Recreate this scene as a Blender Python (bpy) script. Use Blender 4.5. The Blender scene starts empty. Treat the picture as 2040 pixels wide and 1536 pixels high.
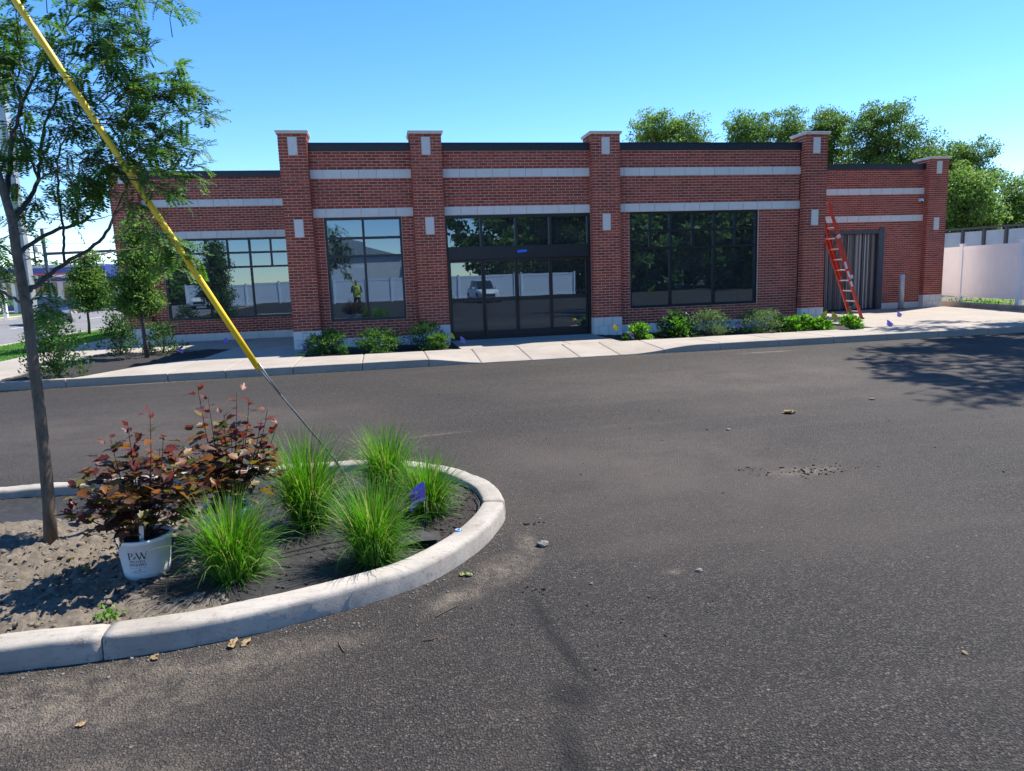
import bpy, math, random
import numpy as np
from mathutils import Vector, Matrix
random.seed(7); rng = np.random.default_rng(7)
S = bpy.context.scene; COL = S.collection
R = math.radians
# ---------------------------------------------------------------- camera
FPX, IW, IH = 1392.26, 2040.0, 1536.0
CAM = np.array([0.0, -17.0873, 1.5293])
CR = np.array([0.98218, -0.18463, -0.03476]); CU = np.array([0.06232, 0.14543, 0.98740]); CF = np.array([0.17722, 0.97200, -0.15435])
CF = CF/np.linalg.norm(CF); CR = CR-CF*(CR@CF); CR /= np.linalg.norm(CR); CU = np.cross(CR, CF)
cd = bpy.data.cameras.new('camera'); cam = bpy.data.objects.new('camera', cd); COL.objects.link(cam)
cd.sensor_fit = 'HORIZONTAL'; cd.sensor_width = 36.0; cd.lens = FPX/IW*36.0; cd.clip_start = 0.05; cd.clip_end = 3000
B = -CF
cam.matrix_world = Matrix(((CR[0], CU[0], B[0], CAM[0]), (CR[1], CU[1], B[1], CAM[1]), (CR[2], CU[2], B[2], CAM[2]), (0, 0, 0, 1)))
S.camera = cam
# ---------------------------------------------------------------- sky and sun
SUN_AZ, SUN_EL = 62.0, 55.0          # degrees from +Y towards +X, elevation
W = bpy.data.worlds.new('World'); S.world = W; W.use_nodes = True
nt = W.node_tree; bg = nt.nodes['Background']
sky = nt.nodes.new('ShaderNodeTexSky'); sky.sky_type = 'NISHITA'; sky.sun_disc = False
sky.sun_elevation = R(SUN_EL); sky.sun_rotation = R(SUN_AZ); sky.altitude = 200; sky.air_density = 0.8; sky.dust_density = 0.0; sky.ozone_density = 2.0
hs_ = nt.nodes.new('ShaderNodeHueSaturation'); hs_.inputs['Saturation'].default_value = 1.30; hs_.inputs['Hue'].default_value = .505; nt.links.new(sky.outputs[0], hs_.inputs['Color'])
nt.links.new(hs_.outputs[0], bg.inputs[0]); bg.inputs[1].default_value = 0.15
sl = bpy.data.lights.new('sun', 'SUN'); sl.energy = 5.0; sl.angle = R(0.53); sl.color = (1.0, 0.94, 0.85)
so = bpy.data.objects.new('sun', sl); COL.objects.link(so)
SD = Vector((math.sin(R(SUN_AZ))*math.cos(R(SUN_EL)), math.cos(R(SUN_AZ))*math.cos(R(SUN_EL)), math.sin(R(SUN_EL))))
so.rotation_euler = SD.to_track_quat('Z', 'Y').to_euler(); so.location = (30, 20, 40)
S.view_settings.view_transform = 'Standard'; S.view_settings.look = 'None'; S.view_settings.exposure = 0.92; S.view_settings.gamma = 1
S.render.engine = 'CYCLES'; S.cycles.use_denoising = True; S.cycles.max_bounces = 8; S.cycles.transparent_max_bounces = 12

def ray(u, v): return CF + CR*(u-IW/2)/FPX - CU*(v-IH/2)/FPX
def at(u, v, D): return CAM + ray(u, v)*D                       # a point D metres deep
def gnd(u, v, z=0.0):
    d = ray(u, v); return CAM + d*((z-CAM[2])/d[2])
def atY(u, v, Y):
    d = ray(u, v); return CAM + d*((Y-CAM[1])/d[1])

# ---------------------------------------------------------------- materials
def lin(r, g, b):
    f = lambda c: (c/12.92 if c <= .04045 else ((c+.055)/1.055)**2.4)
    return (f(r/255), f(g/255), f(b/255), 1)
def c4(c): return (c[0], c[1], c[2], 1)
MATS = {}
def newmat(name):
    m = bpy.data.materials.new(name); m.use_nodes = True; n = m.node_tree; MATS[name] = m
    p = n.nodes['Principled BSDF']; return m, n, p
def noise(n, scale, detail=4, rough=.55, vec=None, dist=0):
    t = n.nodes.new('ShaderNodeTexNoise'); t.inputs['Scale'].default_value = scale; t.inputs['Detail'].default_value = detail
    t.inputs['Roughness'].default_value = rough; t.inputs['Distortion'].default_value = dist
    if vec is not None: n.links.new(vec, t.inputs['Vector'])
    return t.outputs['Fac']
def ramp(n, fac, stops):
    r = n.nodes.new('ShaderNodeValToRGB'); e = r.color_ramp.elements
    while len(e) < len(stops): e.new(.5)
    for x, (pos, col) in zip(e, stops): x.position = pos; x.color = c4(col)
    n.links.new(fac, r.inputs[0]); return r.outputs[0]
def maprange(n, fac, a, b, c=0., d=1.):
    t = n.nodes.new('ShaderNodeMapRange'); t.inputs[1].default_value = a; t.inputs[2].default_value = b; t.inputs[3].default_value = c; t.inputs[4].default_value = d
    n.links.new(fac, t.inputs[0]); return t.outputs[0]
def mixc(n, fac, a, b, mode='MIX'):
    t = n.nodes.new('ShaderNodeMix'); t.data_type = 'RGBA'; t.blend_type = mode
    for sock, v in ((t.inputs[0], fac), (t.inputs[6], a), (t.inputs[7], b)):
        if hasattr(v, 'links'): n.links.new(v, sock)
        elif isinstance(v, (int, float)): sock.default_value = v
        else: sock.default_value = c4(v)
    return t.outputs[2]
def mth(n, op, a, b=None):
    t = n.nodes.new('ShaderNodeMath'); t.operation = op
    for sock, v in ((t.inputs[0], a), (t.inputs[1], b)):
        if v is None: continue
        if hasattr(v, 'links'): n.links.new(v, sock)
        else: sock.default_value = v
    return t.outputs[0]
def bump(n, p, h, strength=.3, dist=.01):
    b = n.nodes.new('ShaderNodeBump'); b.inputs['Strength'].default_value = strength; b.inputs['Distance'].default_value = dist
    n.links.new(h, b.inputs['Height']); n.links.new(b.outputs[0], p.inputs['Normal'])
def pos(n): return n.nodes.new('ShaderNodeNewGeometry').outputs['Position']
def objco(n): return n.nodes.new('ShaderNodeTexCoord').outputs['Object']
def simple(name, col, rough=.6, var=.15, scale=6., bumps=0., metal=0., bscale=None, spec=.5, world=True):
    m, n, p = newmat(name); v = pos(n) if world else objco(n)
    f = noise(n, scale, 5, .6, v)
    a = [max(0, c*(1-var)) for c in col]; b = [min(1, c*(1+var)) for c in col]
    n.links.new(ramp(n, f, [(.3, a), (.7, b)]), p.inputs['Base Color'])
    p.inputs['Roughness'].default_value = rough; p.inputs['Metallic'].default_value = metal; p.inputs['Specular IOR Level'].default_value = spec
    if bumps: bump(n, p, noise(n, bscale or scale*8, 4, .6, v), bumps)
    return m
def brickmat(name, island):
    m, n, p = newmat(name)
    if island: r = n.nodes.new('ShaderNodeNewGeometry').outputs['Random Per Island']
    else: r = n.nodes.new('ShaderNodeObjectInfo').outputs['Random']
    c = ramp(n, r, [(0., (.23, .038, .022)), (.3, (.31, .050, .027)), (.7, (.39, .064, .034)), (1., (.45, .090, .048))])
    v = pos(n); g = noise(n, 90, 4, .7, v); c = mixc(n, maprange(n, g, .35, .8, 0, .4), c, (.10, .030, .026))
    h = noise(n, .9, 3, .5, v); c = mixc(n, maprange(n, h, .45, .8, 0, .2), c, (.36, .12, .08))
    n.links.new(c, p.inputs['Base Color']); p.inputs['Roughness'].default_value = .88; bump(n, p, g, .35, .004); return m
def leafmat(name, c1, c2, transl=.4, rough=.45, c3=None, spec=.35):
    if not name.startswith('ninebark'): rough = max(rough, .55); spec = min(spec, .25)
    m, n, p = newmat(name)
    r = n.nodes.new('ShaderNodeNewGeometry').outputs['Random Per Island']
    o = n.nodes.new('ShaderNodeObjectInfo').outputs['Random']
    r = mth(n, 'FRACT', mth(n, 'ADD', r, o))
    st = [(0., c1), (.85, c2)] + ([(1., c3)] if c3 else [])
    c = ramp(n, r, st); n.links.new(c, p.inputs['Base Color']); p.inputs['Roughness'].default_value = rough; p.inputs['Specular IOR Level'].default_value = spec
    t = n.nodes.new('ShaderNodeBsdfTranslucent')
    hs = n.nodes.new('ShaderNodeHueSaturation'); hs.inputs['Value'].default_value = 1.5; hs.inputs['Saturation'].default_value = 1.1; n.links.new(c, hs.inputs['Color'])
    n.links.new(hs.outputs[0], t.inputs[0])
    mx = n.nodes.new('ShaderNodeMixShader'); mx.inputs[0].default_value = transl
    n.links.new(p.outputs[0], mx.inputs[1]); n.links.new(t.outputs[0], mx.inputs[2]); n.links.new(mx.outputs[0], n.nodes['Material Output'].inputs[0]); return m

brickmat('brick', False); brickmat('brick_mass', True)
simple('mortar', (.70, .52, .43), .95, .12, 3, .2)
def stone(name, col):
    m, n, p = newmat(name); v = pos(n)
    r = n.nodes.new('ShaderNodeObjectInfo').outputs['Random']
    c = mixc(n, maprange(n, r, 0, 1, 0, .12), col, (.25, .25, .26))
    c = mixc(n, maprange(n, noise(n, 7, 5, .65, v), .4, .8, 0, .25), c, (.44, .42, .40))
    n.links.new(c, p.inputs['Base Color']); p.inputs['Roughness'].default_value = .85; bump(n, p, noise(n, 160, 3, .7, v), .25, .003); return m
stone('limestone', (.70, .67, .63))
def concrete(name, base, dirt, k=1.):
    m, n, p = newmat(name); v = pos(n); r = n.nodes.new('ShaderNodeObjectInfo').outputs['Random']
    c = mixc(n, maprange(n, r, 0, 1, 0, .22), base, dirt)
    c = mixc(n, maprange(n, noise(n, 1.1, 6, .65, v), .42, .75, 0, min(1, .55*k)), c, dirt)
    mp = n.nodes.new('ShaderNodeMapping'); mp.inputs['Scale'].default_value = (3, 60, 30); n.links.new(v, mp.inputs[0])
    c = mixc(n, maprange(n, noise(n, 1, 3, .6, mp.outputs[0]), .5, .8, 0, .22*k), c, [x*.6 for x in dirt])
    c = mixc(n, maprange(n, noise(n, 28, 5, .75, v), .56, .74, 0, .4*k), c, [x*.5 for x in dirt])
    n.links.new(c, p.inputs['Base Color']); p.inputs['Roughness'].default_value = .9; c = mixc(n, maprange(n, noise(n, 4.5, 6, .75, v), .55, .72, 0, .35*k), c, [x*.8 for x in dirt]); n.links.new(c, p.inputs['Base Color'])
    bump(n, p, noise(n, 120, 5, .75, v), .5, .005); return m
concrete('concrete', (.36, .318, .268), (.225, .195, .16), 1.2); concrete('kerb_concrete', (.42, .38, .33), (.17, .145, .115), 1.7)
simple('coping', (.012, .014, .022), .45, .1, 4); simple('frame', (.012, .013, .018), .35, .1, 4)
simple('interior', (.055, .055, .06), .9, .1, 2); simple('interior_light', (.20, .17, .17), .9, .1, 2); simple('roofing', (.2, .2, .2), .9)
m, n, p = newmat('glass')
gl = n.nodes.new('ShaderNodeBsdfGlossy'); gl.inputs['Color'].default_value = (.60, .80, 1.0, 1); gl.inputs['Roughness'].default_value = .0
wv = noise(n, .9, 2, .5, pos(n)); bm_ = n.nodes.new('ShaderNodeBump'); bm_.inputs['Strength'].default_value = .05; bm_.inputs['Distance'].default_value = .012
n.links.new(wv, bm_.inputs['Height']); n.links.new(bm_.outputs[0], gl.inputs['Normal'])
tr = n.nodes.new('ShaderNodeBsdfTransparent'); tr.inputs[0].default_value = (.22, .25, .27, 1)
fr = n.nodes.new('ShaderNodeFresnel'); fr.inputs[0].default_value = 1.5
mx = n.nodes.new('ShaderNodeMixShader'); n.links.new(mth(n, 'MINIMUM', mth(n, 'ADD', fr.outputs[0], .19), .95), mx.inputs[0])
n.links.new(tr.outputs[0], mx.inputs[1]); n.links.new(gl.outputs[0], mx.inputs[2])
df = n.nodes.new('ShaderNodeBsdfDiffuse'); df.inputs[0].default_value = (.42, .45, .47, 1); m3 = n.nodes.new('ShaderNodeMixShader')
n.links.new(maprange(n, noise(n, 2.2, 6, .7, pos(n)), .3, .75, .035, .085), m3.inputs[0]); n.links.new(mx.outputs[0], m3.inputs[1]); n.links.new(df.outputs[0], m3.inputs[2]); n.links.new(m3.outputs[0], n.nodes['Material Output'].inputs[0])

def blobs(n, v, L):
    """soft patches: (x, y, rx, ry, rot degrees)"""
    acc = None
    for (x, y, rx, ry, rot) in L:
        mp = n.nodes.new('ShaderNodeMapping'); mp.vector_type = 'TEXTURE'
        mp.inputs['Location'].default_value = (x, y, 0); mp.inputs['Rotation'].default_value = (0, 0, R(rot)); mp.inputs['Scale'].default_value = (rx, ry, 1000)
        n.links.new(v, mp.inputs[0])
        ln = n.nodes.new('ShaderNodeVectorMath'); ln.operation = 'LENGTH'; n.links.new(mp.outputs[0], ln.inputs[0])
        f = maprange(n, ln.outputs['Value'], 1.0, .25)
        acc = f if acc is None else mth(n, 'MAXIMUM', acc, f)
    return acc
m, n, p = newmat('asphalt'); v = pos(n)
vo = n.nodes.new('ShaderNodeTexVoronoi'); vo.inputs['Scale'].default_value = 95
nz = n.nodes.new('ShaderNodeTexNoise'); nz.inputs['Scale'].default_value = 70; nz.inputs['Detail'].default_value = 4; n.links.new(v, nz.inputs['Vector'])
sc_ = n.nodes.new('ShaderNodeVectorMath'); sc_.operation = 'MULTIPLY_ADD'; sc_.inputs[1].default_value = (.016, .016, .016); n.links.new(nz.outputs['Color'], sc_.inputs[0]); n.links.new(v, sc_.inputs[2]); n.links.new(sc_.outputs[0], vo.inputs['Vector'])
vo2 = n.nodes.new('ShaderNodeTexVoronoi'); vo2.inputs['Scale'].default_value = 190; n.links.new(v, vo2.inputs['Vector'])
sep = n.nodes.new('ShaderNodeSeparateColor'); n.links.new(vo.outputs['Color'], sep.inputs[0])
c = ramp(n, sep.outputs[0], [(0., (.017, .0137, .0112)), (.35, (.042, .034, .0280)), (.7, (.078, .064, .052)), (.92, (.108, .090, .074)), (1., (.16, .135, .112))])
c = mixc(n, maprange(n, vo.outputs['Distance'], .36, .66, 0, .92), c, (.006, .0055, .005))
c = mixc(n, maprange(n, noise(n, 26, 5, .7, v), .52, .66, 0, .7), c, (.014, .0125, .011))
c = mixc(n, maprange(n, noise(n, 8, 4, .7, v), .45, .75, 0, .4), c, (.026, .023, .021))
c = mixc(n, maprange(n, noise(n, .35, 5, .6, v), .4, .75, 0, .35), c, (.080, .065, .052))
c = mixc(n, maprange(n, noise(n, 1.6, 5, .7, v), .5, .8, 0, .45), c, (.028, .0245, .0225))
mp = n.nodes.new('ShaderNodeMapping'); mp.inputs['Scale'].default_value = (.25, 3.2, 1); n.links.new(v, mp.inputs[0])
c = mixc(n, maprange(n, noise(n, 1, 4, .6, mp.outputs[0]), .5, .8, 0, .3), c, (.088, .072, .058))
wear = blobs(n, v, [(2.4, -11.6, 2.6, 2.4, 20), (6, -7.5, 5, 3.2, 0), (-3, -8, 4, 2.5, 0), (10, -11, 3, 2, 0)])
c = mixc(n, mth(n, 'MULTIPLY', wear, maprange(n, noise(n, 1.1, 6, .7, v), .3, .7, .05, .75)), c, (.105, .085, .068))
oil = blobs(n, v, [(.66, -14.58, .13, .15, 10), (.72, -14.2, .055, .55, 8), (.70, -13.9, .05, .3, 4), (.55, -15.0, .09, .4, -6)])
c = mixc(n, mth(n, 'MULTIPLY', oil, maprange(n, noise(n, 18, 4, .7, v), .3, .62, .5, 1.)), c, (.006, .0055, .005))
dust = blobs(n, v, [(-1.75, -14.15, 1.5, .48, 4), (-.75, -13.95, .75, .17, 6), (.30, -13.58, .30, .12, 30), (.62, -13.28, .34, .19, 45), (.82, -12.95, .10, .25, 0), (3.36, -12.0, .42, .17, 4), (1.55, -13.58, .07, .05, 0),
                    (7.6, -4.3, .9, .14, 0), (-3.4, -14.3, 1.3, .6, 0), (-4.2, -3.62, 1.6, .10, 2), (.5, -9.6, .5, .05, 10), (-1.2, -14.75, .6, .28, 10)])
dn = mth(n, 'MULTIPLY', maprange(n, noise(n, 9, 6, .8, v), .40, .60, .15, 1.), maprange(n, noise(n, 45, 4, .8, v), .35, .6, .35, 1.))
c = mixc(n, mth(n, 'MULTIPLY', mth(n, 'MULTIPLY', dust, dn), .85), c, (.225, .185, .137))
fleck = n.nodes.new('ShaderNodeTexVoronoi'); fleck.inputs['Scale'].default_value = 5.5; n.links.new(v, fleck.inputs['Vector'])
c = mixc(n, maprange(n, fleck.outputs['Distance'], .05, .02, 0, .6), c, (.30, .28, .25))
n.links.new(c, p.inputs['Base Color']); p.inputs['Roughness'].default_value = .82; p.inputs['Specular IOR Level'].default_value = .35
hh = mth(n, 'ADD', mth(n, 'MULTIPLY', vo.outputs['Distance'], -1.), mth(n, 'MULTIPLY', vo2.outputs['Distance'], -.4)); bump(n, p, hh, .9, .012)
simple('road_asphalt', (.17, .165, .16), .9, .15, 1.5, .3, bscale=60)
m, n, p = newmat('soil'); v = pos(n); f = noise(n, 14, 8, .75, v)
c = ramp(n, f, [(.28, (.060, .049, .037)), (.5, (.142, .118, .089)), (.75, (.24, .203, .156))])
n.links.new(c, p.inputs['Base Color']); p.inputs['Roughness'].default_value = 1; bump(n, p, noise(n, 60, 6, .75, v), .7, .012)
m, n, p = newmat('mulch'); v = pos(n); f = noise(n, 40, 6, .75, v)
c = ramp(n, f, [(.3, (.010, .008, .007)), (.6, (.030, .024, .020)), (.8, (.06, .048, .038))])
n.links.new(c, p.inputs['Base Color']); p.inputs['Roughness'].default_value = .95; bump(n, p, f, .8, .012)
m, n, p = newmat('weed_fabric'); v = pos(n); f = noise(n, 9, 6, .7, v); f2 = noise(n, 120, 3, .7, v)
c = ramp(n, f, [(.35, (.009, .009, .009)), (.62, (.020, .018, .017)), (.80, (.07, .057, .044))]); c = mixc(n, maprange(n, f2, .6, .8, 0, .25), c, (.09, .072, .054))
n.links.new(c, p.inputs['Base Color']); p.inputs['Roughness'].default_value = .75; bump(n, p, noise(n, 14, 6, .65, v), .6, .02)
simple('lawn', (.075, .15, .03), .9, .4, 5, .5, bscale=90); simple('dry_ground', (.21, .2, .14), .95, .3, .3, .3)
leafmat('grass_blade', (.045, .15, .012), (.13, .30, .035), .42, .4, (.42, .36, .14))
leafmat('lawn_blade', (.05, .17, .015), (.11, .28, .03), .4)
leafmat('locust_leaf', (.040, .11, .022), (.10, .215, .038), .44, .32, (.16, .20, .03), .5)
leafmat('tree_dark', (0.044, 0.101, 0.029), (0.124, 0.215, 0.052), .42, .42, (0.195, 0.286, 0.078), .5)
leafmat('tree_mid', (0.060, 0.131, 0.030), (0.144, 0.250, 0.053), .42, .42, (0.225, 0.312, 0.088), .5)
leafmat('tree_light', (0.072, 0.150, 0.034), (0.162, 0.258, 0.060), .45, .42, (0.240, 0.324, 0.084), .5)
leafmat('shrub_dark', (.020, .055, .016), (.05, .12, .028), .35, .35, (.10, .19, .05))
leafmat('shrub_bright', (.06, .17, .018), (.13, .29, .035), .45, .4, (.22, .36, .06))
leafmat('shrub_yew', (.030, .085, .02), (.09, .19, .035), .4, .45, (.16, .28, .05))
leafmat('shrub_grey', (.065, .12, .045), (.13, .20, .07), .4, .5, (.2, .27, .11))
leafmat('ninebark_red', (.085, .016, .014), (.16, .032, .022), .35, .44, (.26, .07, .035), .3)
leafmat('ninebark_dark', (.040, .026, .020), (.10, .048, .028), .28, .44, (.08, .05, .02), .35)
leafmat('ninebark_olive', (.075, .070, .018), (.17, .14, .032), .4, .44, (.22, .11, .02), .3)
leafmat('ninebark_orange', (.16, .045, .010), (.24, .09, .015), .45, .44, (.10, .10, .02), .3)
def bark(name, a, b, sc=22):
    m, n, p = newmat(name); v = pos(n); mp = n.nodes.new('ShaderNodeMapping'); mp.inputs['Scale'].default_value = (1, 1, .35); n.links.new(v, mp.inputs[0])
    f = noise(n, sc, 6, .7, mp.outputs[0], .6); n.links.new(ramp(n, f, [(.3, a), (.7, b)]), p.inputs['Base Color']); p.inputs['Roughness'].default_value = .85; bump(n, p, f, .6, .012); return m
bark('bark', (.050, .033, .021), (.19, .135, .088)); bark('bark_twig', (.045, .03, .024), (.12, .085, .065), 40); bark('stem', (.035, .018, .014), (.10, .05, .035), 60)
simple('yellow_plastic', (.90, .56, .015), .38, .06, 3); simple('cable', (.33, .34, .36), .45, .2, 60, metal=.6); simple('galvanised', (.42, .46, .48), .5, .18, 4, metal=.35)
simple('pot_white', (.72, .74, .76), .45, .06, 14); simple('pot_ink', (.012, .02, .05), .5, .05); simple('pot_green', (.06, .24, .04), .5, .05); simple('tag_white', (.75, .75, .73), .5, .05)
simple('potting_soil', (.035, .018, .012), .95, .5, 60, .8); simple('flag_purple', (.33, .19, .74), .5, .12, 25); simple('flag_lilac', (.50, .27, .66), .5, .1, 25); simple('flag_yellow', (.80, .58, .02), .5, .1, 25); simple('flag_green', (.02, .28, .05), .5, .1, 25)
simple('wire', (.45, .45, .45), .4, .05, metal=.8); simple('ladder_red', (.50, .045, .02), .45, .12, 9); simple('aluminium', (.62, .62, .62), .4, .08, metal=.6); simple('sticker', (.6, .6, .62), .5, .2, 60)
simple('vinyl', (.72, .77, .82), .45, .03, 2); simple('rubber', (.02, .02, .02), .8, .1); simple('steel_dark', (.05, .06, .075), .45, .2, 5); simple('blue_tape', (.02, .17, .75), .6, .05); simple('camera_white', (.7, .7, .72), .35, .03)
simple('strip_pvc', (.10, .11, .13), .3, .9, 14); leafmat('strip_mass', (.06, .056, .054), (.24, .225, .21), .05, .3, (.50, .48, .45)); simple('panel_blue', (.34, .43, .52), .55, .12, 2); simple('panel_frame', (.05, .055, .065), .6, .1)
simple('rock', (.20, .19, .175), .95, .3, 30, .6); simple('clod', (.19, .157, .118), 1., .3, 25, .7); simple('dry_leaf', (.23, .155, .075), .8, .35, 30); simple('twig', (.10, .06, .04), .9, .3, 30); simple('asphalt_crumb', (.012, .012, .012), .9, .3, 40, .5)
simple('white_paint', (.75, .75, .75), .5, .05, 2); simple('station_blue', (.015, .035, .25), .4, .08, 2); simple('station_red', (.5, .03, .03), .4, .05); simple('tan_ground', (.50, .40, .28), .95, .2, 1)
simple('car_navy', (.012, .018, .04), .2, .1); simple('car_silver', (.50, .51, .53), .25, .06); simple('car_white', (.75, .75, .75), .25, .04); simple('car_glass', (.02, .03, .04), .05, .1); simple('lamp_lens', (.8, .8, .8), .15, .05); simple('lamp_amber', (.9, .35, .02), .2, .05); simple('hub', (.45, .45, .46), .3, .05, metal=.7)
simple('hivis', (.45, .75, .03), .7, .06); simple('trousers', (.03, .035, .05), .85, .1); simple('skin', (.50, .31, .22), .55, .05); simple('hair', (.03, .02, .015), .6, .1); simple('shirt_black', (.02, .02, .022), .85, .1); simple('boot', (.10, .06, .03), .7, .1); simple('warehouse', (.70, .70, .70), .7, .05, 1)
simple('mulch_chip', (.045, .033, .025), .95, .6, 40, .5); simple('ring_blue', (.02, .20, .55), .4, .05); simple('weed', (.17, .19, .05), .6, .2, 30)

# ---------------------------------------------------------------- mesh helpers
def mesh_from(name, V, F, mats, mi=None, smooth=False):
    me = bpy.data.meshes.new(name); V = np.asarray(V, np.float32).reshape(-1, 3)
    if isinstance(F, np.ndarray):
        k = F.shape[1]; nf = len(F); me.vertices.add(len(V)); me.vertices.foreach_set('co', V.ravel())
        me.loops.add(nf*k); me.loops.foreach_set('vertex_index', F.astype(np.int32).ravel())
        me.polygons.add(nf); me.polygons.foreach_set('loop_start', np.arange(0, nf*k, k, dtype=np.int32))
        me.update(calc_edges=True)
    else: me.from_pydata(V.tolist(), [], F)
    for m_ in (mats if isinstance(mats, (list, tuple)) else [mats]): me.materials.append(MATS[m_])
    if mi is not None: me.polygons.foreach_set('material_index', np.asarray(mi, np.int32))
    if smooth: me.polygons.foreach_set('use_smooth', np.ones(len(me.polygons), bool))
    me.validate(); me.update(); return me
def rootloc(o):
    v = np.zeros(3)
    while o is not None: v = v + np.array(o.location); o = o.parent
    return v
class MB:
    def __init__(s): s.V = []; s.F = []; s.M = []; s.m = 0
    def add(s, vs, fs):
        b = len(s.V); s.V += [tuple(map(float, v)) for v in vs]
        for f in fs: s.F.append(tuple(i+b for i in f)); s.M.append(s.m)
        return s
    def box(s, x0, x1, y0, y1, z0, z1):
        return s.add([(x0, y0, z0), (x1, y0, z0), (x1, y1, z0), (x0, y1, z0), (x0, y0, z1), (x1, y0, z1), (x1, y1, z1), (x0, y1, z1)],
                     [(3, 2, 1, 0), (4, 5, 6, 7), (0, 1, 5, 4), (1, 2, 6, 5), (2, 3, 7, 6), (3, 0, 4, 7)])
    def obox(s, c, ax, ay, az):
        c, ax, ay, az = map(np.asarray, (c, ax, ay, az)); vs = []
        for k in (-1, 1):
            for (i, j) in ((-1, -1), (1, -1), (1, 1), (-1, 1)): vs.append(c+ax*i+ay*j+az*k)
        return s.add(vs, [(3, 2, 1, 0), (4, 5, 6, 7), (0, 1, 5, 4), (1, 2, 6, 5), (2, 3, 7, 6), (3, 0, 4, 7)])
    def bar(s, a, b, w, h, up=(0, 0, 1)):
        a, b = np.array(a, float), np.array(b, float); d = b-a; L = np.linalg.norm(d); d /= L; x = np.cross(d, up); x /= np.linalg.norm(x); y = np.cross(x, d)
        return s.obox((a+b)/2, x*w/2, y*h/2, d*L/2)
    def tube(s, P, rad, n=8, cap=True):
        P = [np.array(p, float) for p in P]; 
        if not hasattr(rad, '__len__'): rad = [rad]*len(P)
        t = P[1]-P[0]; t /= np.linalg.norm(t)+1e-9; ref = np.array([0, 0, 1.]) if abs(t[2]) < .9 else np.array([1., 0, 0])
        u = np.cross(t, ref); u /= np.linalg.norm(u); vs = []; fs = []
        for i, p_ in enumerate(P):
            a = P[min(i+1, len(P)-1)]-P[max(i-1, 0)]; a /= np.linalg.norm(a)+1e-9
            u = u-a*(u@a); u /= np.linalg.norm(u)+1e-9; w = np.cross(a, u)
            for k in range(n):
                an = 2*math.pi*k/n; vs.append(p_+(u*math.cos(an)+w*math.sin(an))*rad[i])
        for i in range(len(P)-1):
            for k in range(n):
                k2 = (k+1) % n; fs.append((i*n+k, i*n+k2, (i+1)*n+k2, (i+1)*n+k))
        if cap: fs.append(tuple(range(n-1, -1, -1))); fs.append(tuple((len(P)-1)*n+k for k in range(n)))
        return s.add(vs, fs)
    def lathe(s, c, prof, n=24, cap0=True, cap1=True):
        vs = []; fs = []
        for (r, z) in prof:
            for k in range(n): a = 2*math.pi*k/n; vs.append((c[0]+r*math.cos(a), c[1]+r*math.sin(a), c[2]+z))
        for i in range(len(prof)-1):
            for k in range(n):
                k2 = (k+1) % n; fs.append((i*n+k, i*n+k2, (i+1)*n+k2, (i+1)*n+k))
        if cap0: fs.append(tuple(range(n-1, -1, -1)))
        if cap1: fs.append(tuple((len(prof)-1)*n+k for k in range(n)))
        return s.add(vs, fs)
    def prism(s, pts, z0, z1):
        n = len(pts); vs = [(p_[0], p_[1], z0) for p_ in pts]+[(p_[0], p_[1], z1) for p_ in pts]
        fs = [tuple(range(n-1, -1, -1)), tuple(range(n, 2*n))]+[(i, (i+1) % n, n+(i+1) % n, n+i) for i in range(n)]
        return s.add(vs, fs)
    def build(s, name, mats, parent=None, smooth=False, bevel=0):
        V = np.array(s.V, float)
        if parent is None:
            o_ = np.array([(V[:, 0].min()+V[:, 0].max())/2, (V[:, 1].min()+V[:, 1].max())/2, V[:, 2].min()])
        else: o_ = rootloc(parent)
        me = mesh_from(name, V-o_, s.F, mats, s.M if isinstance(mats, (list, tuple)) else None, smooth)
        ob = bpy.data.objects.new(name, me); COL.objects.link(ob)
        if parent is None: ob.location = o_
        else: ob.parent = parent
        if bevel:
            bv = ob.modifiers.new('edge', 'BEVEL'); bv.width = bevel; bv.segments = 2; bv.limit_method = 'ANGLE'
        return ob
def arr(name, V, F, mats, parent=None, smooth=False, mi=None):
    V = np.asarray(V, float).reshape(-1, 3)
    o_ = rootloc(parent) if parent is not None else np.array([V[:, 0].mean(), V[:, 1].mean(), V[:, 2].min()])
    ob = bpy.data.objects.new(name, mesh_from(name, V-o_, F, mats, mi, smooth)); COL.objects.link(ob)
    if parent is None: ob.location = o_
    else: ob.parent = parent
    return ob
def tag(o, label=None, cat=None, group=None, kind=None):
    if label: o['label'] = label
    if cat: o['category'] = cat
    if group: o['group'] = group
    if kind: o['kind'] = kind
    return o
def empty(name, loc, label=None, cat=None, group=None):
    o = bpy.data.objects.new(name, None); COL.objects.link(o); o.location = tuple(map(float, loc)); o.empty_display_size = .2
    return tag(o, label, cat, group)
def unit(a): return a/(np.linalg.norm(a, axis=-1, keepdims=True)+1e-9)
def leaves(C, L, Wd, up=.5, axis=None, fold=.25, jit=.3):
    """diamond leaves at points C (N,3): four corners, folded along the midrib"""
    N = len(C); a = rng.normal(size=(N, 3)) if axis is None else axis+rng.normal(size=(N, 3))*jit
    a = unit(a); nrm = rng.normal(size=(N, 3)); nrm[:, 2] = np.abs(nrm[:, 2])+up; nrm = unit(np.cross(np.cross(a, nrm), a)); b = np.cross(a, nrm)
    L = np.broadcast_to(L, (N,))[:, None]*rng.uniform(.7, 1.25, (N, 1)); w = np.broadcast_to(Wd, (N,))[:, None]*rng.uniform(.8, 1.2, (N, 1))
    V = np.stack([C, C+a*L*.45+b*w/2+nrm*w*fold, C+a*L, C+a*L*.45-b*w/2+nrm*w*fold], 1)
    return V.reshape(-1, 3)
def quads(nv): return np.arange(nv).reshape(-1, 4)
exec_later = []
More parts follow.
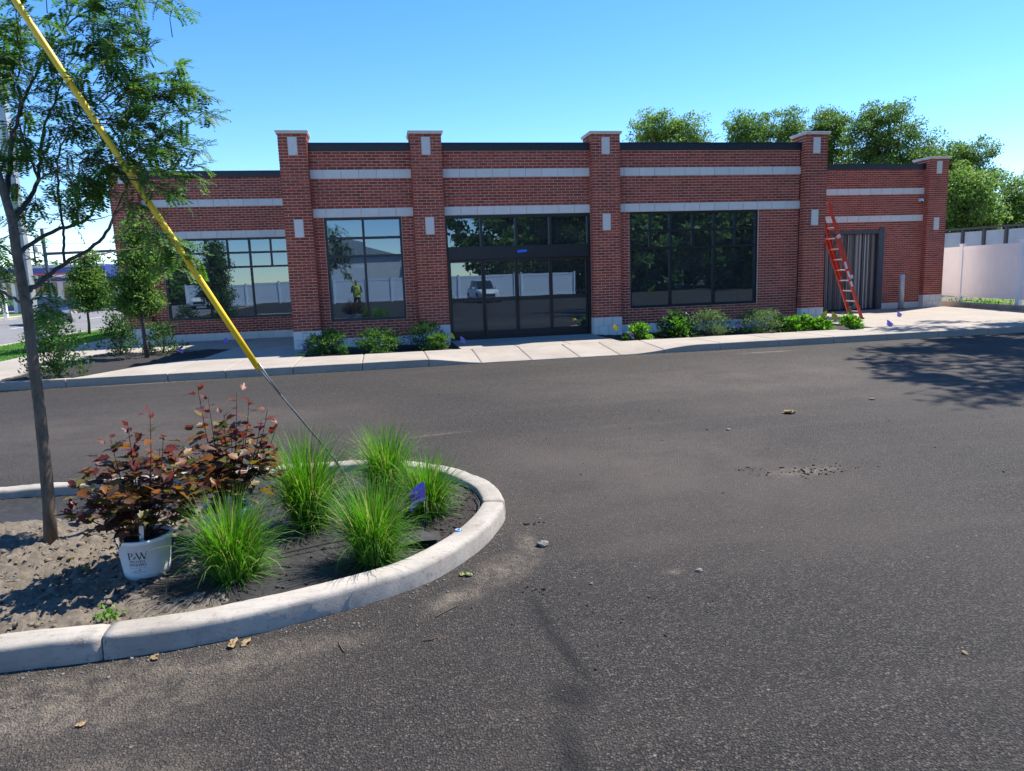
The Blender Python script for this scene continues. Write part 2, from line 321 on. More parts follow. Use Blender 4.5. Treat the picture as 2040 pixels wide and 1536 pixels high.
# ---------------------------------------------------------------- ground, lot, street, walks
def sheet(name, pts, z, mat, n=None):
    mb = MB(); mb.add([(x, y, z) for x, y in pts], [tuple(range(len(pts)))]); return tag(mb.build(name, mat), kind='structure')
sheet('ground', [(-900, -900), (900, -900), (900, 900), (-900, 900)], -.175, 'dry_ground')
sheet('parking_lot', [(-10.5, -72), (60, -72), (60, -3.3), (-10.5, -3.3)], -.150, 'asphalt')
sheet('road', [(-24, -160), (-11.6, -160), (-11.6, 300), (-24, 300)], -.160, 'road_asphalt')
sheet('side_road', [(-24, 52), (-11.6, 52), (90, 75), (90, 87), (-24, 66)], -.156, 'road_asphalt')
ln = MB()
for y in range(-60, 120, 9): ln.add([(-17.9, y, -.154), (-17.75, y, -.154), (-17.75, y+3, -.154), (-17.9, y+3, -.154)], [(0, 1, 2, 3)])
tag(ln.build('road_markings', 'white_paint'), kind='structure')
sheet('far_pavement', [(-27, -160), (-24, -160), (-24, 51), (-27, 51)], -.12, 'tan_ground')
sheet('station_forecourt', [(-75, 20), (-30, 20), (-30, 70), (-75, 70)], -.150, 'tan_ground')
mb = MB(); mb.box(-24.2, -24., -160, 50, -.3, 0); tag(mb.build('far_kerb', 'kerb_concrete'), kind='structure')
mb = MB(); mb.prism([(-11.4, -3.6), (-8.75, -3.6), (-8.75, 45), (-11.4, 45)], -.4, -.03); verge = tag(mb.build('verge', 'lawn'), kind='structure')
mb = MB(); mb.box(-11.6, -11.4, -3.6, 45, -.4, -.01); tag(mb.build('street_kerb', 'kerb_concrete'), kind='structure')
mb = MB(); mb.prism([(-30, 5), (-27, 5), (-27, 50), (-30, 50)], -.3, -.08); tag(mb.build('far_verge', 'lawn'), kind='structure')
# grass blades on the verge
N = 16000; C = np.stack([rng.uniform(-11.35, -8.8, N), rng.uniform(-3.4, 12, N), np.full(N, -.035)], 1)
ax = rng.normal(size=(N, 3))*.35; ax[:, 2] = 1
tag(arr('grass', leaves(C, .06, .012, axis=ax, jit=.1), quads(N*4), 'lawn_blade'), 'short green lawn grass on the verge beside the street', 'grass', kind='stuff')

def sst(a, b, x):
    t = min(1, max(0, (x-a)/(b-a))); return t*t*(3-2*t)
def walk_z(x, y):
    return -.125*sst(.7, 2.0, x)*(1-sst(5.0, 6.5, x))*min(1, max(0, (-2.05-y)/1.4))
walk = tag(empty('sidewalk', (4, -2.7, -.3)), kind='structure')
def slab(x0, x1, y0, y1, nx=4, ny=4, z=0., zf=True):
    """a concrete slab with rounded edges, top follows the ramp"""
    g = .006; xs = np.linspace(x0+g, x1-g, nx+1); ys = np.linspace(y0, y1-g, ny+1); e = .012
    mb = MB(); nn = len(xs); top = []
    for j, y in enumerate(ys):
        for i, x in enumerate(xs):
            ed = (i in (0, nn-1)) or (j in (0, len(ys)-1))
            top.append((x, y, z+(walk_z(x, y) if zf else 0)-(e*.6 if ed else 0)))
    # inner ring so that only the rim is rounded
    F = [(j*nn+i, j*nn+i+1, (j+1)*nn+i+1, (j+1)*nn+i) for j in range(len(ys)-1) for i in range(nn-1)]
    b = len(top); rim = [i for i in range(nn)]+[j*nn+nn-1 for j in range(1, len(ys))]+[(len(ys)-1)*nn+i for i in range(nn-2, -1, -1)]+[j*nn for j in range(len(ys)-2, 0, -1)]
    V = top+[(top[i][0], top[i][1]-(.012 if top[i][1] < y0+.01 and y0 < -3.4 else 0), -.32) for i in rim]
    k = len(rim); F += [(rim[(i+1) % k], rim[i], b+i, b+(i+1) % k) for i in range(k)]
    mb.add(V, F); return mb
def with_rim(x0, x1, e=.03): return x0, x1
XB = [-3.9, -2.9, -1.7, -.42, .85, 1.88, 2.9, 3.9, 4.75, 5.7, 6.95, 8.3, 9.6, 10.9, 12.2, 13.5, 14.8, 16.1, 17.4]
for a, b in zip(XB[:-1], XB[1:]):
    back = -1.75 if b <= -1.6 else (-1.92 if b < 1.9 else -2.05)
    g = .006
    xs = [a+g, a+g+.02]+list(np.linspace(a, b, 6)[1:-1])+[b-g-.02, b-g]; ys = [-3.5, -3.475, -3.3, -2.9, -2.4, back-g-.02, back-g]
    V = []; nn = len(xs)
    for j, y in enumerate(ys):
        for i, x in enumerate(xs):
            ed = i in (0, nn-1) or j in (0, len(ys)-1); V.append((x, y+random.uniform(-.001, .001), walk_z(x, y)-(.012 if ed else 0)+random.uniform(-.0015, .0015)))
    F = [(j*nn+i, j*nn+i+1, (j+1)*nn+i+1, (j+1)*nn+i) for j in range(len(ys)-1) for i in range(nn-1)]
    rim = list(range(nn))+[j*nn+nn-1 for j in range(1, len(ys))]+[(len(ys)-1)*nn+i for i in range(nn-2, -1, -1)]+[j*nn for j in range(len(ys)-2, 0, -1)]
    b0 = len(V); V += [(V[i][0], V[i][1]-(.015 if i < nn else 0), -.3) for i in rim]; k = len(rim)
    F += [(rim[(i+1) % k], rim[i], b0+i, b0+(i+1) % k) for i in range(k)]
    MB().add(V, F).build('slab', 'concrete', walk)
def poly_slab(pts, z=0., name='slab', parent=walk, mat='concrete', bot=-.3):
    mb = MB(); mb.prism(pts, bot, z); return mb.build(name, mat, parent, bevel=.012)
poly_slab([(-5.6, -3.5), (-3.906, -3.5), (-3.906, -.82), (-4.9, -2.0), (-5.5, -3.3)], -.004)
poly_slab([(-3.66, 1.48), (-3.89, -.84), (-3.89, -1.744), (-1.67, -1.744), (-1.67, -.01), (-2.07, -.01), (-2.07, 4.33), (-3.66, 4.33)], -.003)
poly_slab([(-6.95, 1.5), (-3.672, 1.5), (-3.672, 4.33), (-6.95, 4.33)], -.006)
for y0, y1 in ((-3.5, -1.6), (-1.6, .3), (.3, 2.4), (2.4, 4.6), (4.6, 7), (7, 9.5), (9.5, 12.5), (12.5, 16), (16, 22)): poly_slab([(-8.74, y0+.006), (-6.96, y0+.006), (-6.96, y1-.006), (-8.74, y1-.006)], -.01)
poly_slab([(-6.954, -3.5), (-5.612, -3.5), (-5.56, -3.33), (-6.954, -3.33)], -.003)
for x0, x1 in ((1.66, 2.9), (2.9, 4.1), (4.1, 5.28)): poly_slab([(x0+.005, -2.045), (x1-.005, -2.045), (x1-.005, .25), (x0+.005, .25)], -.001)
for x0, x1 in ((11.75, 13.5), (13.5, 15.3), (15.3, 17.3)):
    for y0, y1 in ((-2.05, -.1), (-.1, 1.9), (1.9, 4.0)): poly_slab([(x0+.005, y0+.006), (x1-.005, y0+.006), (x1-.005, y1-.006), (x0+.005, y1-.006)], -.002)
poly_slab([(17.305, -3.5), (18.0, -3.5), (19.35, 4.0), (17.305, 4.0)], -.003)
mb = MB(); mb.box(11.72, 12.75, .02, 3.9, -.01, .14); tag(mb.build('step', 'concrete', walk, bevel=.012))
kerbR = tag(empty('fence_kerb', (18.7, 1, -.2)), kind='structure')
P0, P1 = np.array([18.05, -3.6]), np.array([20.1, 7.5])
for i in range(5):
    a = P0+(P1-P0)*(i/5+.001); b = P0+(P1-P0)*((i+1)/5-.001); mb = MB(); mb.bar((a[0], a[1], -.08), (b[0], b[1], -.08), .17, .42); mb.build('kerb_stone', 'kerb_concrete', kerbR, bevel=.02)
def bed(name, pts, z, mat, step=.12, amp=.02, label=None):
    """uneven planting soil inside a polygon"""
    pts = np.array(pts); x0, y0 = pts.min(0); x1, y1 = pts.max(0); nx = int((x1-x0)/step)+2; ny = int((y1-y0)/step)+2
    xs = np.linspace(x0, x1, nx); ys = np.linspace(y0, y1, ny); X, Y = np.meshgrid(xs, ys); Z = z+rng.normal(size=X.shape)*amp*.5+amp*np.sin(X*5.1+Y*3)*np.cos(Y*4.3)
    V = np.stack([X.ravel(), Y.ravel(), Z.ravel()], 1)
    def inside(px, py):
        r = False; j = len(pts)-1
        for i in range(len(pts)):
            if (pts[i][1] > py) != (pts[j][1] > py) and px < (pts[j][0]-pts[i][0])*(py-pts[i][1])/(pts[j][1]-pts[i][1])+pts[i][0]: r = not r
            j = i
        return r
    F = []
    for j in range(ny-1):
        for i in range(nx-1):
            if inside((xs[i]+xs[i+1])/2, (ys[j]+ys[j+1])/2): F.append((j*nx+i, j*nx+i+1, (j+1)*nx+i+1, (j+1)*nx+i))
    return tag(arr(name, V, np.array(F), mat, smooth=True), kind='structure')
bed('mulch_bed', [(-7.0, -3.4), (-5.45, -3.45), (-4.75, -2.05), (-3.75, -.85), (-3.55, 1.6), (-7.0, 1.6)], -.035, 'mulch')
bed('mulch_bed', [(-1.75, -1.98), (1.72, -1.98), (1.72, .25), (-1.75, .25)], -.035, 'mulch')
bed('mulch_bed', [(5.25, -2.1), (11.8, -2.1), (11.8, .3), (5.25, .3)], -.035, 'mulch')
bed('soil_strip', [(18.1, -4), (30, -4), (32, 12), (20.1, 7.6)], .02, 'soil', .3, .04)

# ---------------------------------------------------------------- the brick building
Cc, Bm = .067733, .2032                      # brick course and brick length with joints
JT = .0115
bld = empty('brick_building', (2, 3, 0), 'single-storey red brick shop building with pale stone bands and dark windows', 'building')
D = .2; YL, YR = 4.341, 3.925
PW = .7255
PIL = [(-7.131, PW, YL), (-2.054, .6264, 0.), (.904, PW, 0.), (5.297, PW, 0.), (11.068, .6362, 0.), (18.17, PW, YR)]
HB = .4148; HT = HB+66*Cc; WZ = .392
mass = MB(); BR = {}; single = []
def brick_mesh(L):
    k = round(L, 3)
    if k not in BR:
        mb = MB(); e = .003; h = Cc-JT; L = k-JT; d = .012
        V = [(0, 0, 0), (L, 0, 0), (L, 0, h), (0, 0, h), (e, -d+e*0, e), (L-e, -d, e), (L-e, -d, h-e), (e, -d, h-e)]
        F = [(4, 5, 6, 7), (0, 1, 5, 4), (1, 2, 6, 5), (2, 3, 7, 6), (3, 0, 4, 7)]
        BR[k] = mesh_from('brick', V, F, 'brick')
    return BR[k]
def brick(o, u, n, s0, s1, z, target=None):
    """one brick on a face: o origin, u along, n outward"""
    o = np.asarray(o, float); u = np.asarray(u, float); n = np.asarray(n, float)
    if target is not None:
        ob = bpy.data.objects.new('brick', brick_mesh(s1-s0)); COL.objects.link(ob); ob.parent = target
        p_ = o+u*(s0+JT/2)+np.array([0, 0, z+JT/2])-n*.006+n*random.uniform(-.0008, .0008)-rootloc(target); ob.location = p_
        ob.rotation_euler = (0, 0, math.atan2(u[1], u[0])); return
    a, b = s0+JT/2, s1-JT/2; z0, z1 = z+JT/2, z+Cc-JT/2; pr = .006+random.uniform(-.0012, .0012); e = .003
    q = [o+u*a-n*.006, o+u*b-n*.006]; f = [o+u*(a+e)+n*(pr-.001), o+u*(b-e)+n*(pr-.001)]
    Z = lambda p_, z_: (p_[0], p_[1], z_)
    mass.add([Z(q[0], z0), Z(q[1], z0), Z(q[1], z1), Z(q[0], z1), Z(f[0], z0+e), Z(f[1], z0+e), Z(f[1], z1-e), Z(f[0], z1-e)],
             [(4, 5, 6, 7), (0, 1, 5, 4), (1, 2, 6, 5), (2, 3, 7, 6), (3, 0, 4, 7)])
def brick_face(o, u, n, width, z0, rows, holes=(), mod=Bm, phase=0., target=None, trows=None):
    for r in range(rows):
        z = z0+r*Cc; zm = z+Cc/2; iv = [(0., width)]
        for (a, b, c, d) in holes:
            if c < zm < d:
                nv = []
                for (s, e) in iv:
                    if b <= s or a >= e: nv.append((s, e)); continue
                    if a > s: nv.append((s, a))
                    if b < e: nv.append((b, e))
                iv = nv
        off = phase+(mod/2 if r % 2 else 0.)
        for (s, e) in iv:
            k = math.floor((s-off)/mod); cuts = [s]; x = off+(k+1)*mod
            while x < e-.035:
                if x > s+.035: cuts.append(x)
                x += mod
            cuts.append(e)
            for a, b in zip(cuts[:-1], cuts[1:]): brick(o, u, n, a, b, z, target if (target is not None and (trows is None or r in trows)) else None)
X_, NY = (1, 0, 0), (0, -1, 0)
def core(name, mb): return mb.build(name, 'mortar', bld)
# pillars
pil_objs = []
for i, (x, w, y) in enumerate(PIL):
    mb = MB(); mb.box(x+.006, x+w-.006, y+.006, y+.5, 0, HT); po = core('pillar', mb); pil_objs.append(po)
    rows3 = abs(w-.63) < .02; mod = w/3 if rows3 else w/3.5
    hol = [(w/2-.103, w/2+.103, HT-.47+.0, HT-.07), (w/2-.103, w/2+.103, HB+32*Cc-.005, HB+38*Cc-.005)]
    hol = [(w/2-.103, w/2+.103, HB+59*Cc, HB+65*Cc), (w/2-.103, w/2+.103, HB+32*Cc, HB+38*Cc)]
    tgt = po if i in (1, 2) else None; tr_ = None if i == 1 else set(range(0, 19))
    brick_face((x, y, 0), X_, NY, w, HB, 66, hol, mod, 0, tgt, tr_)
    brick_face((x, y+D, 0), (0, -1, 0), (-1, 0, 0), D, HB, 66, (), D, 0)
    brick_face((x+w, y, 0), (0, 1, 0), (1, 0, 0), D, HB, 66, (), D, 0)
    if i in (1,): pass
    for (a, b, c, d) in hol:
        mb = MB(); mb.box(x+a+.004, x+b-.004, y-.008, y+.1, c+.004, d-.004); mb.build('stone_panel', 'limestone', po, bevel=.004)
    # base blocks, two courses
    for r, z0 in ((0, -.05), (1, .2085)):
        z1 = .2065 if r == 0 else HB-.002; n_ = round(w/.2085); step_ = w/n_; off = 0 if r else step_/2
        cuts = sorted(set([0]+[off+k*step_ for k in range(n_+1) if 0.02 < off+k*step_ < w-.02]+[w]))
        for a, b in zip(cuts[:-1], cuts[1:]):
            mb = MB(); mb.box(x+a+.005-(.012 if a == 0 else 0), x+b-.005+(.012 if b == w else 0), y-.015, y+D+.05, z0, z1-.003); mb.build('stone_block', 'limestone', po, bevel=.004)
    mb = MB(); mb.box(x-.035, x+w+.035, y-.04, y+w+.035, HT, HT+.035); mb.box(x-.05, x+w+.05, y-.055, y+w+.05, HT+.035, HT+.068); mb.build('cap', 'limestone', po, bevel=.006)
    mb = MB(); mb.box(x+.006, x+w-.006, y+.5, y+w, 4.3, HT); mb.build('pillar_head', 'mortar', po)
    if True:   # sides of the pillar head above the roof
        for r in range(58, 66):
            z = HB+r*Cc
            for s in (0, 1):
                o = (x, y+w, 0) if s == 0 else (x+w, y, 0)
                u = (0, -1, 0) if s == 0 else (0, 1, 0); nn = (-1, 0, 0) if s == 0 else (1, 0, 0)
                lo, hi = (0, w-D) if s == 0 else (D, w)
                c_ = [lo]; xx = lo+(Bm/2 if r % 2 else Bm)
                while xx < hi-.04: c_.append(xx); xx += Bm
                c_.append(hi)
                for a, b in zip(c_[:-1], c_[1:]): brick(o, u, nn, a, b, z)
def bay(x0, x1, y, openings, bands, ztop, right_to=None):
    """wall between pillars: mortar core, bricks, stone band blocks, base blocks, coping"""
    zc = sorted({-.2, ztop}|{z for o in openings for z in o[2:4]}); xc = sorted({x0-.05, x1+.05}|{v_ for o in openings for v_ in o[:2]})
    zc = [max(-.2, z) for z in zc]
    mb = MB()
    for a, b in zip(xc[:-1], xc[1:]):
        for c, d in zip(zc[:-1], zc[1:]):
            if d-c < .001: continue
            xm, zm = (a+b)/2, (c+d)/2
            if any(o[0] < xm < o[1] and o[2] < zm < o[3] for o in openings): continue
            mb.box(a, b, y+.006, y+.3, c, d)
    wo = core('wall', mb)
    hol = [(o[0]-x0, o[1]-x0, o[2], o[3]) for o in openings]+[(-1, x1-x0+1, c, d) for (c, d) in bands]
    brick_face((x0, y, 0), X_, NY, x1-x0, WZ-3*Cc, int((ztop-WZ)/Cc)+4, hol, Bm, -x0 % Bm)
    for (c, d) in bands:
        L = x1-x0; s = (L % .4064); s = s if s > .08 else s+.4064
        cuts = [0, s]+[s+.4064*k for k in range(1, 40) if s+.4064*k < L-.01]+[L] if s < L-.02 else [0, L]
        for a, b in zip(cuts[:-1], cuts[1:]):
            for o in [1]:
                mb = MB(); mb.box(x0+a+.005, x0+b-.006, y-.012+random.uniform(-.001, .001), y+.08, c+.004, d-.004); mb.build('stone_block', 'limestone', wo, bevel=.004)
    k = x0; zt = WZ-3*Cc
    while k < x1-.01:
        e = min(k+.4064, x1)
        if not any(o[0]-.01 < (k+e)/2 < o[1]+.01 and o[2] < .1 for o in openings):
            mb = MB(); mb.box(k+.005, e-.005, y-.012, y+.08, -.1, zt-.003); mb.build('stone_block', 'limestone', wo, bevel=.004)
        k = e
    mb = MB(); mb.box(x0, x1, y-.03, y+.34, ztop, ztop+.15); mb.box(x0, x1, y-.045, y+.36, ztop+.15, ztop+.18); mb.build('coping', 'coping', wo)
    return wo
mainb = [(WZ+52*Cc, WZ+55*Cc), (WZ+39*Cc, WZ+42*Cc)]; wingb = [(WZ+50*Cc, WZ+53*Cc), (WZ+37*Cc, WZ+40*Cc)]
WT = WZ+39*Cc
p_r = [x+w for x, w, y in PIL]; p_l = [x for x, w, y in PIL]
bay(p_r[1], p_l[2], D, [(-1.19, .607, WZ+3*Cc, WT)], mainb, 4.538)
bay(p_r[2], p_l[3], D, [(p_r[2]-.06, p_l[3]+.06, -.25, WT)], mainb, 4.538)
bay(p_r[3], p_l[4], D, [(6.335, 9.89, WZ+3*Cc, WT)], mainb, 4.538)
bay(p_r[0], -2.054, YL+D, [(-6.0, -2.42, WZ+3*Cc, WZ+37*Cc)], wingb, 4.58)
bay(11.71, p_l[5], YR+D, [(13.35, 16.62, -.25, 2.63)], wingb, 4.58)
# side walls of the projecting middle block
mb = MB(); mb.box(-2.048, -1.75, .5, YL+.2, -.2, 4.5); mb.box(11.40, 11.698, .5, YR+.2, -.2, 4.5); swall = core('side_wall', mb)
brick_face((11.704, D, 0), (0, 1, 0), (1, 0, 0), YR, WZ, 61, [(-1, 9, *b) for b in mainb], Bm)
for b in mainb:
    for k in range(9):
        mb = MB(); mb.box(11.6, 11.716, D+k*.4064+.003, min(D+(k+1)*.4064, YR+.19)-.003, b[0]+.004, b[1]-.004); mb.build('stone_block', 'limestone', swall, bevel=.004)
mb = MB(); mb.box(11.3, 11.735, .64, YR+.2, 4.538, 4.718); mb.box(-2.085, -1.7, .64, YL+.2, 4.538, 4.718); mb.build('coping', 'coping', swall)
mb = MB(); mb.box(11.6, 11.72, .65, YR+.1, -.1, WZ-.003); mb.build('stone_base', 'limestone', swall)
# shell: left end, back, floor, roof, a pale partition inside
mb = MB(); mb.box(-7.12, -6.85, YL+.5, 20, -.2, 4.7); mb.box(18.6, 18.88, YR+.5, 20, -.2, 4.7); mb.box(-7.12, 18.88, 19.7, 20, -.2, 4.7); core('outer_wall', mb)
mb = MB(); mb.box(-2.04, 11.69, .31, YL+.3, 4.2, 4.4); mb.box(-7.0, 18.8, YL+.3, 19.9, 4.21, 4.41); mb.box(-7.0, -2.04, YL+.31, YL+.4, 4.2, 4.4); mb.build('roof', 'roofing', bld)
mb = MB(); mb.box(-2.03, 11.68, .31, 19.8, -.19, -.01); mb.box(-6.9, -2.03, YL+.31, 19.8, -.19, -.012); mb.box(11.68, 18.6, YR+.31, 19.8, -.19, -.012); mb.build('floor', 'interior', bld)
mb = MB(); mb.box(-6.8, 18.5, 9.5, 9.7, 0, 4.2); mb.build('partition', 'interior', bld)
mb = MB(); mb.box(6.9, 9.2, 5.0, 5.15, 0, 2.1); mb.build('partition', 'interior_light', bld)

def window(x0, x1, z0, z1, y, mains, subs, hz, fw=.055, name='window'):
    """frame with mullions and one pane to each opening"""
    f = MB(); yy0, yy1 = y+.045, y+.15
    f.box(x0, x0+fw, yy0, yy1, z0, z1); f.box(x1-fw, x1, yy0, yy1, z0, z1); f.box(x0+fw, x1-fw, yy0, yy1, z1-fw, z1); f.box(x0+fw, x1-fw, yy0-.02, yy1, z0, z0+fw*1.2)
    mw = .028
    for xm in mains: f.box(xm-mw, xm+mw, yy0+.003, yy1-.003, z0+fw*1.2, z1-fw)
    vs = [x0+fw]+[v_ for xm in mains for v_ in (xm-mw, xm+mw)]+[x1-fw]
    for h in hz:
        for a, b in zip(vs[::2], vs[1::2]): f.box(a, b, yy0+.006, yy1-.006, h-mw, h+mw)
    zs = [min(hz)+mw if hz else z0]
    for xs in subs:
        lv = sorted(hz)
        for c, d in zip([h+mw for h in lv], [h-mw for h in lv[1:]]+[z1-fw]): f.box(xs-mw*.9, xs+mw*.9, yy0+.009, yy1-.009, c, d)
    fo = f.build(name, 'frame', bld)
    yp = y+.10
    rows = [(z0+fw, (min(hz) if hz else z1-fw))]+list(zip(sorted(hz), sorted(hz)[1:]+[z1-fw]))
    for ri, (c, d) in enumerate(rows):
        cols = sorted([x0+fw]+mains+(subs if ri else [])+[x1-fw])
        for a, b in zip(cols[:-1], cols[1:]):
            tl = random.uniform(-.0022, .0022); t2 = random.uniform(-.002, .002)   # panes never sit quite parallel
            mb = MB(); mb.add([(a, yp-tl, c), (b, yp+tl, c), (b, yp+tl+t2, d), (a, yp-tl+t2, d)], [(0, 1, 2, 3)])
            mb.add([(a, yp+.012-tl, c), (b, yp+.012+tl, c), (b, yp+.012+tl+t2, d), (a, yp+.012-tl+t2, d)], [(3, 2, 1, 0)]) if False else None
            mb.build('pane', 'glass', fo)
    return fo
window(-1.19, .607, WZ+3*Cc, WT, D, [-.30], [], [2.13, 2.556])
window(6.335, 9.89, WZ+3*Cc, WT, D, [7.457, 8.674], [6.90, 8.075, 9.26], [2.12, 2.56])
window(-6.0, -2.42, WZ+3*Cc, WZ+37*Cc, YL+D, [-4.84, -3.64], [-5.42, -4.25, -3.05], [2.07, 2.48])
# entrance: transom, header, four leaves
f = MB(); y0, y1 = D+.03, D+.16; ex0, ex1 = p_r[2]+.004, p_l[3]-.004
f.box(ex0, ex0+.065, y0, y1, -.01, WT); f.box(ex1-.065, ex1, y0, y1, -.01, WT); f.box(ex0+.065, ex1-.065, y0, y1, WT-.07, WT); f.box(ex0+.065, ex1-.065, y0-.04, y1, 1.97, 2.28)
f.box(ex0+.065, ex1-.065, y0, y1, -.01, .03)
tx = [ex0+.065, 2.53, 3.40, 4.27, ex1-.065]
for xm in tx[1:-1]: f.box(xm-.03, xm+.03, y0+.004, y1-.004, 2.28, WT-.07)
ent = f.build('entrance_frame', 'frame', bld)
for a, b in zip(tx[:-1], tx[1:]):
    t_ = random.uniform(-.002, .002); mb = MB(); mb.add([(a, D+.1-t_, 2.28), (b, D+.1+t_, 2.28), (b, D+.1+t_, WT-.07), (a, D+.1-t_, WT-.07)], [(0, 1, 2, 3)]); mb.build('pane', 'glass', ent)
lx = [ex0+.067, 2.545, 3.38, 4.26, ex1-.067]
for i, (a, b) in enumerate(zip(lx[:-1], lx[1:])):
    yo = D+(.05 if i in (1, 2) else .09); f = MB(); st = .048
    f.box(a+.003, a+st, yo, yo+.045, .032, 1.968); f.box(b-st, b-.003, yo, yo+.045, .032, 1.968); f.box(a+st, b-st, yo, yo+.045, 1.90, 1.968); f.box(a+st, b-st, yo, yo+.045, .032, .21); f.box(a+st, b-st, yo+.003, yo+.042, .93, 1.03)
    lf = f.build('sliding_door', 'frame', bld)
    for c, d in ((.21, .93), (1.03, 1.90)):
        t_ = random.uniform(-.002, .002); mb = MB(); mb.add([(a+st, yo+.022-t_, c), (b-st, yo+.022+t_, c), (b-st, yo+.022+t_, d), (a+st, yo+.022-t_, d)], [(0, 1, 2, 3)]); mb.build('pane', 'glass', lf)
    if i in (1, 2):
        xh = b-.03 if i == 1 else a+.03; mb = MB(); mb.box(xh-.012, xh+.012, yo-.03, yo, .85, 1.15); mb.build('handle', 'frame', lf)
p_ = atY(1040, 500, D); mb = MB(); mb.obox((p_[0], D-.016, p_[2]), (.12, 0, .006), (0, .0015, 0), (.002, 0, .03)); tag(mb.build('masking_tape', 'blue_tape'), 'strip of blue masking tape stuck above the sliding doors', 'tape')
# delivery opening in the right wing
f = MB(); yo = YR+D; f.box(13.35, 13.47, yo-.02, yo+.2, -.01, 2.63); f.box(16.5, 16.62, yo-.02, yo+.2, -.01, 2.63); f.box(13.47, 16.5, yo-.02, yo+.2, 2.52, 2.63); f.build('door_frame', 'steel_dark', bld)
mb = MB(); mb.box(16.53, 16.72, yo-.03, yo-.012, 0, 2.7); mb.build('jamb_plate', 'steel_dark', bld)
x = 13.48; mb = MB()
while x < 16.49:
    w = random.uniform(.028, .05); yy = yo+.12+random.uniform(-.02, .02); a = random.uniform(-.012, .012); mb.obox((x+w/2, yy, 1.27), (w/2, a, 0), (0, .002, 0), (random.uniform(-.004, .004), 0, 1.24)); x += w*.93
tag(mb.build('strip_curtain', 'strip_mass', bld), kind='stuff')
mb = MB(); mb.box(p_l[4]-.022, p_l[4]-.004, D-.010, D+.02, .2, 4.536); mb.box(p_r[3]+.004, p_r[3]+.016, D-.009, D+.02, .2, 4.536); mb.build('control_joint', 'frame', bld)
mass_o = mass.build('brick_courses', 'brick_mass', bld); tag(mass_o, kind='stuff')
# ---------------------------------------------------------------- kerbed island
def catmull(P, n=10):
    P = np.array(P, float); Q = []
    for i in range(len(P)-1):
        p0 = P[max(i-1, 0)]; p1 = P[i]; p2 = P[i+1]; p3 = P[min(i+2, len(P)-1)]
        for t in np.linspace(0, 1, n, endpoint=False):
            Q.append(.5*((2*p1)+(-p0+p2)*t+(2*p0-5*p1+4*p2-p3)*t*t+(-p0+3*p1-3*p2+p3)*t**3))
    Q.append(P[-1]); return np.array(Q)
KZ = -.035                                    # kerb top
OPX = [(0, 1290), (200, 1268), (400, 1238), (600, 1195), (800, 1140), (900, 1095), (970, 1045), (1003, 1000), (990, 970), (950, 945), (880, 925), (780, 915), (690, 916)]
OP = [gnd(u, v, KZ)[:2] for u, v in OPX]
OUT = catmull([(-7, OP[0][1]-.03), (-4, OP[0][1]-.02), (-2.6, OP[0][1]-.01)]+OP+[(-1.4, OP[-1][1]+.03), (-3, OP[-1][1]+.03), (-7, OP[-1][1])], 12)
tg = np.gradient(OUT, axis=0); tg = unit(tg); NRM = np.stack([tg[:, 1], -tg[:, 0]], 1)      # outward
PROF = [(.012, -.20), (.006, -.02), (0., -.035+.0), (-.012, -.012), (-.035, -.002), (-.08, .0), (-.125, -.002), (-.146, -.010), (-.155, -.03), (-.16, -.22)]
PROF = [(.022, -.30), (.012, -.15), (.003, -.030), (-.002, -.014), (-.012, -.004), (-.03, 0.), (-.10, .001), (-.142, -.002), (-.152, -.010), (-.157, -.03), (-.16, -.30)]
isl = tag(empty('island_kerb', (-1, -12.4, -.2)), kind='structure')
def arclen(P): return np.concatenate([[0], np.cumsum(np.linalg.norm(np.diff(P, axis=0), axis=1))])
AL = arclen(OUT)
def near_s(pt): return AL[np.argmin(((OUT-np.array(pt))**2).sum(1))]
cuts = [0, near_s((-4.3, -13.9)), near_s((-1.36, -13.88)), near_s((.765, -12.4)), near_s((-.7, -10.97)), near_s((-3.6, -10.93)), AL[-1]]
for a, b in zip(cuts[:-1], cuts[1:]):
    s = np.linspace(a+.004, b-.004, max(4, int((b-a)/.04))); V = []; nP = len(PROF)
    for i, si in enumerate(s):
        c0 = np.array([np.interp(si, AL, OUT[:, 0]), np.interp(si, AL, OUT[:, 1])]); n0 = np.array([np.interp(si, AL, NRM[:, 0]), np.interp(si, AL, NRM[:, 1])]); n0 /= np.linalg.norm(n0)
        end = .006 if i in (0, len(s)-1) else 0
        for (o_, z_) in PROF:
            j = random.uniform(-.002, .002)+.0035*math.sin(si*9.1+o_*40)*math.sin(si*3.3); V.append((*(c0+n0*(o_+j-end*(1 if o_ > -.08 else -1))), z_+KZ+j-end))
    F = [(i*nP+k, (i+1)*nP+k, (i+1)*nP+k+1, i*nP+k+1) for i in range(len(s)-1) for k in range(nP-1)]
    F += [tuple(range(nP)), tuple((len(s)-1)*nP+k for k in range(nP-1, -1, -1))]
    MB().add(V, F).build('kerb_stone', 'kerb_concrete', isl, smooth=True)
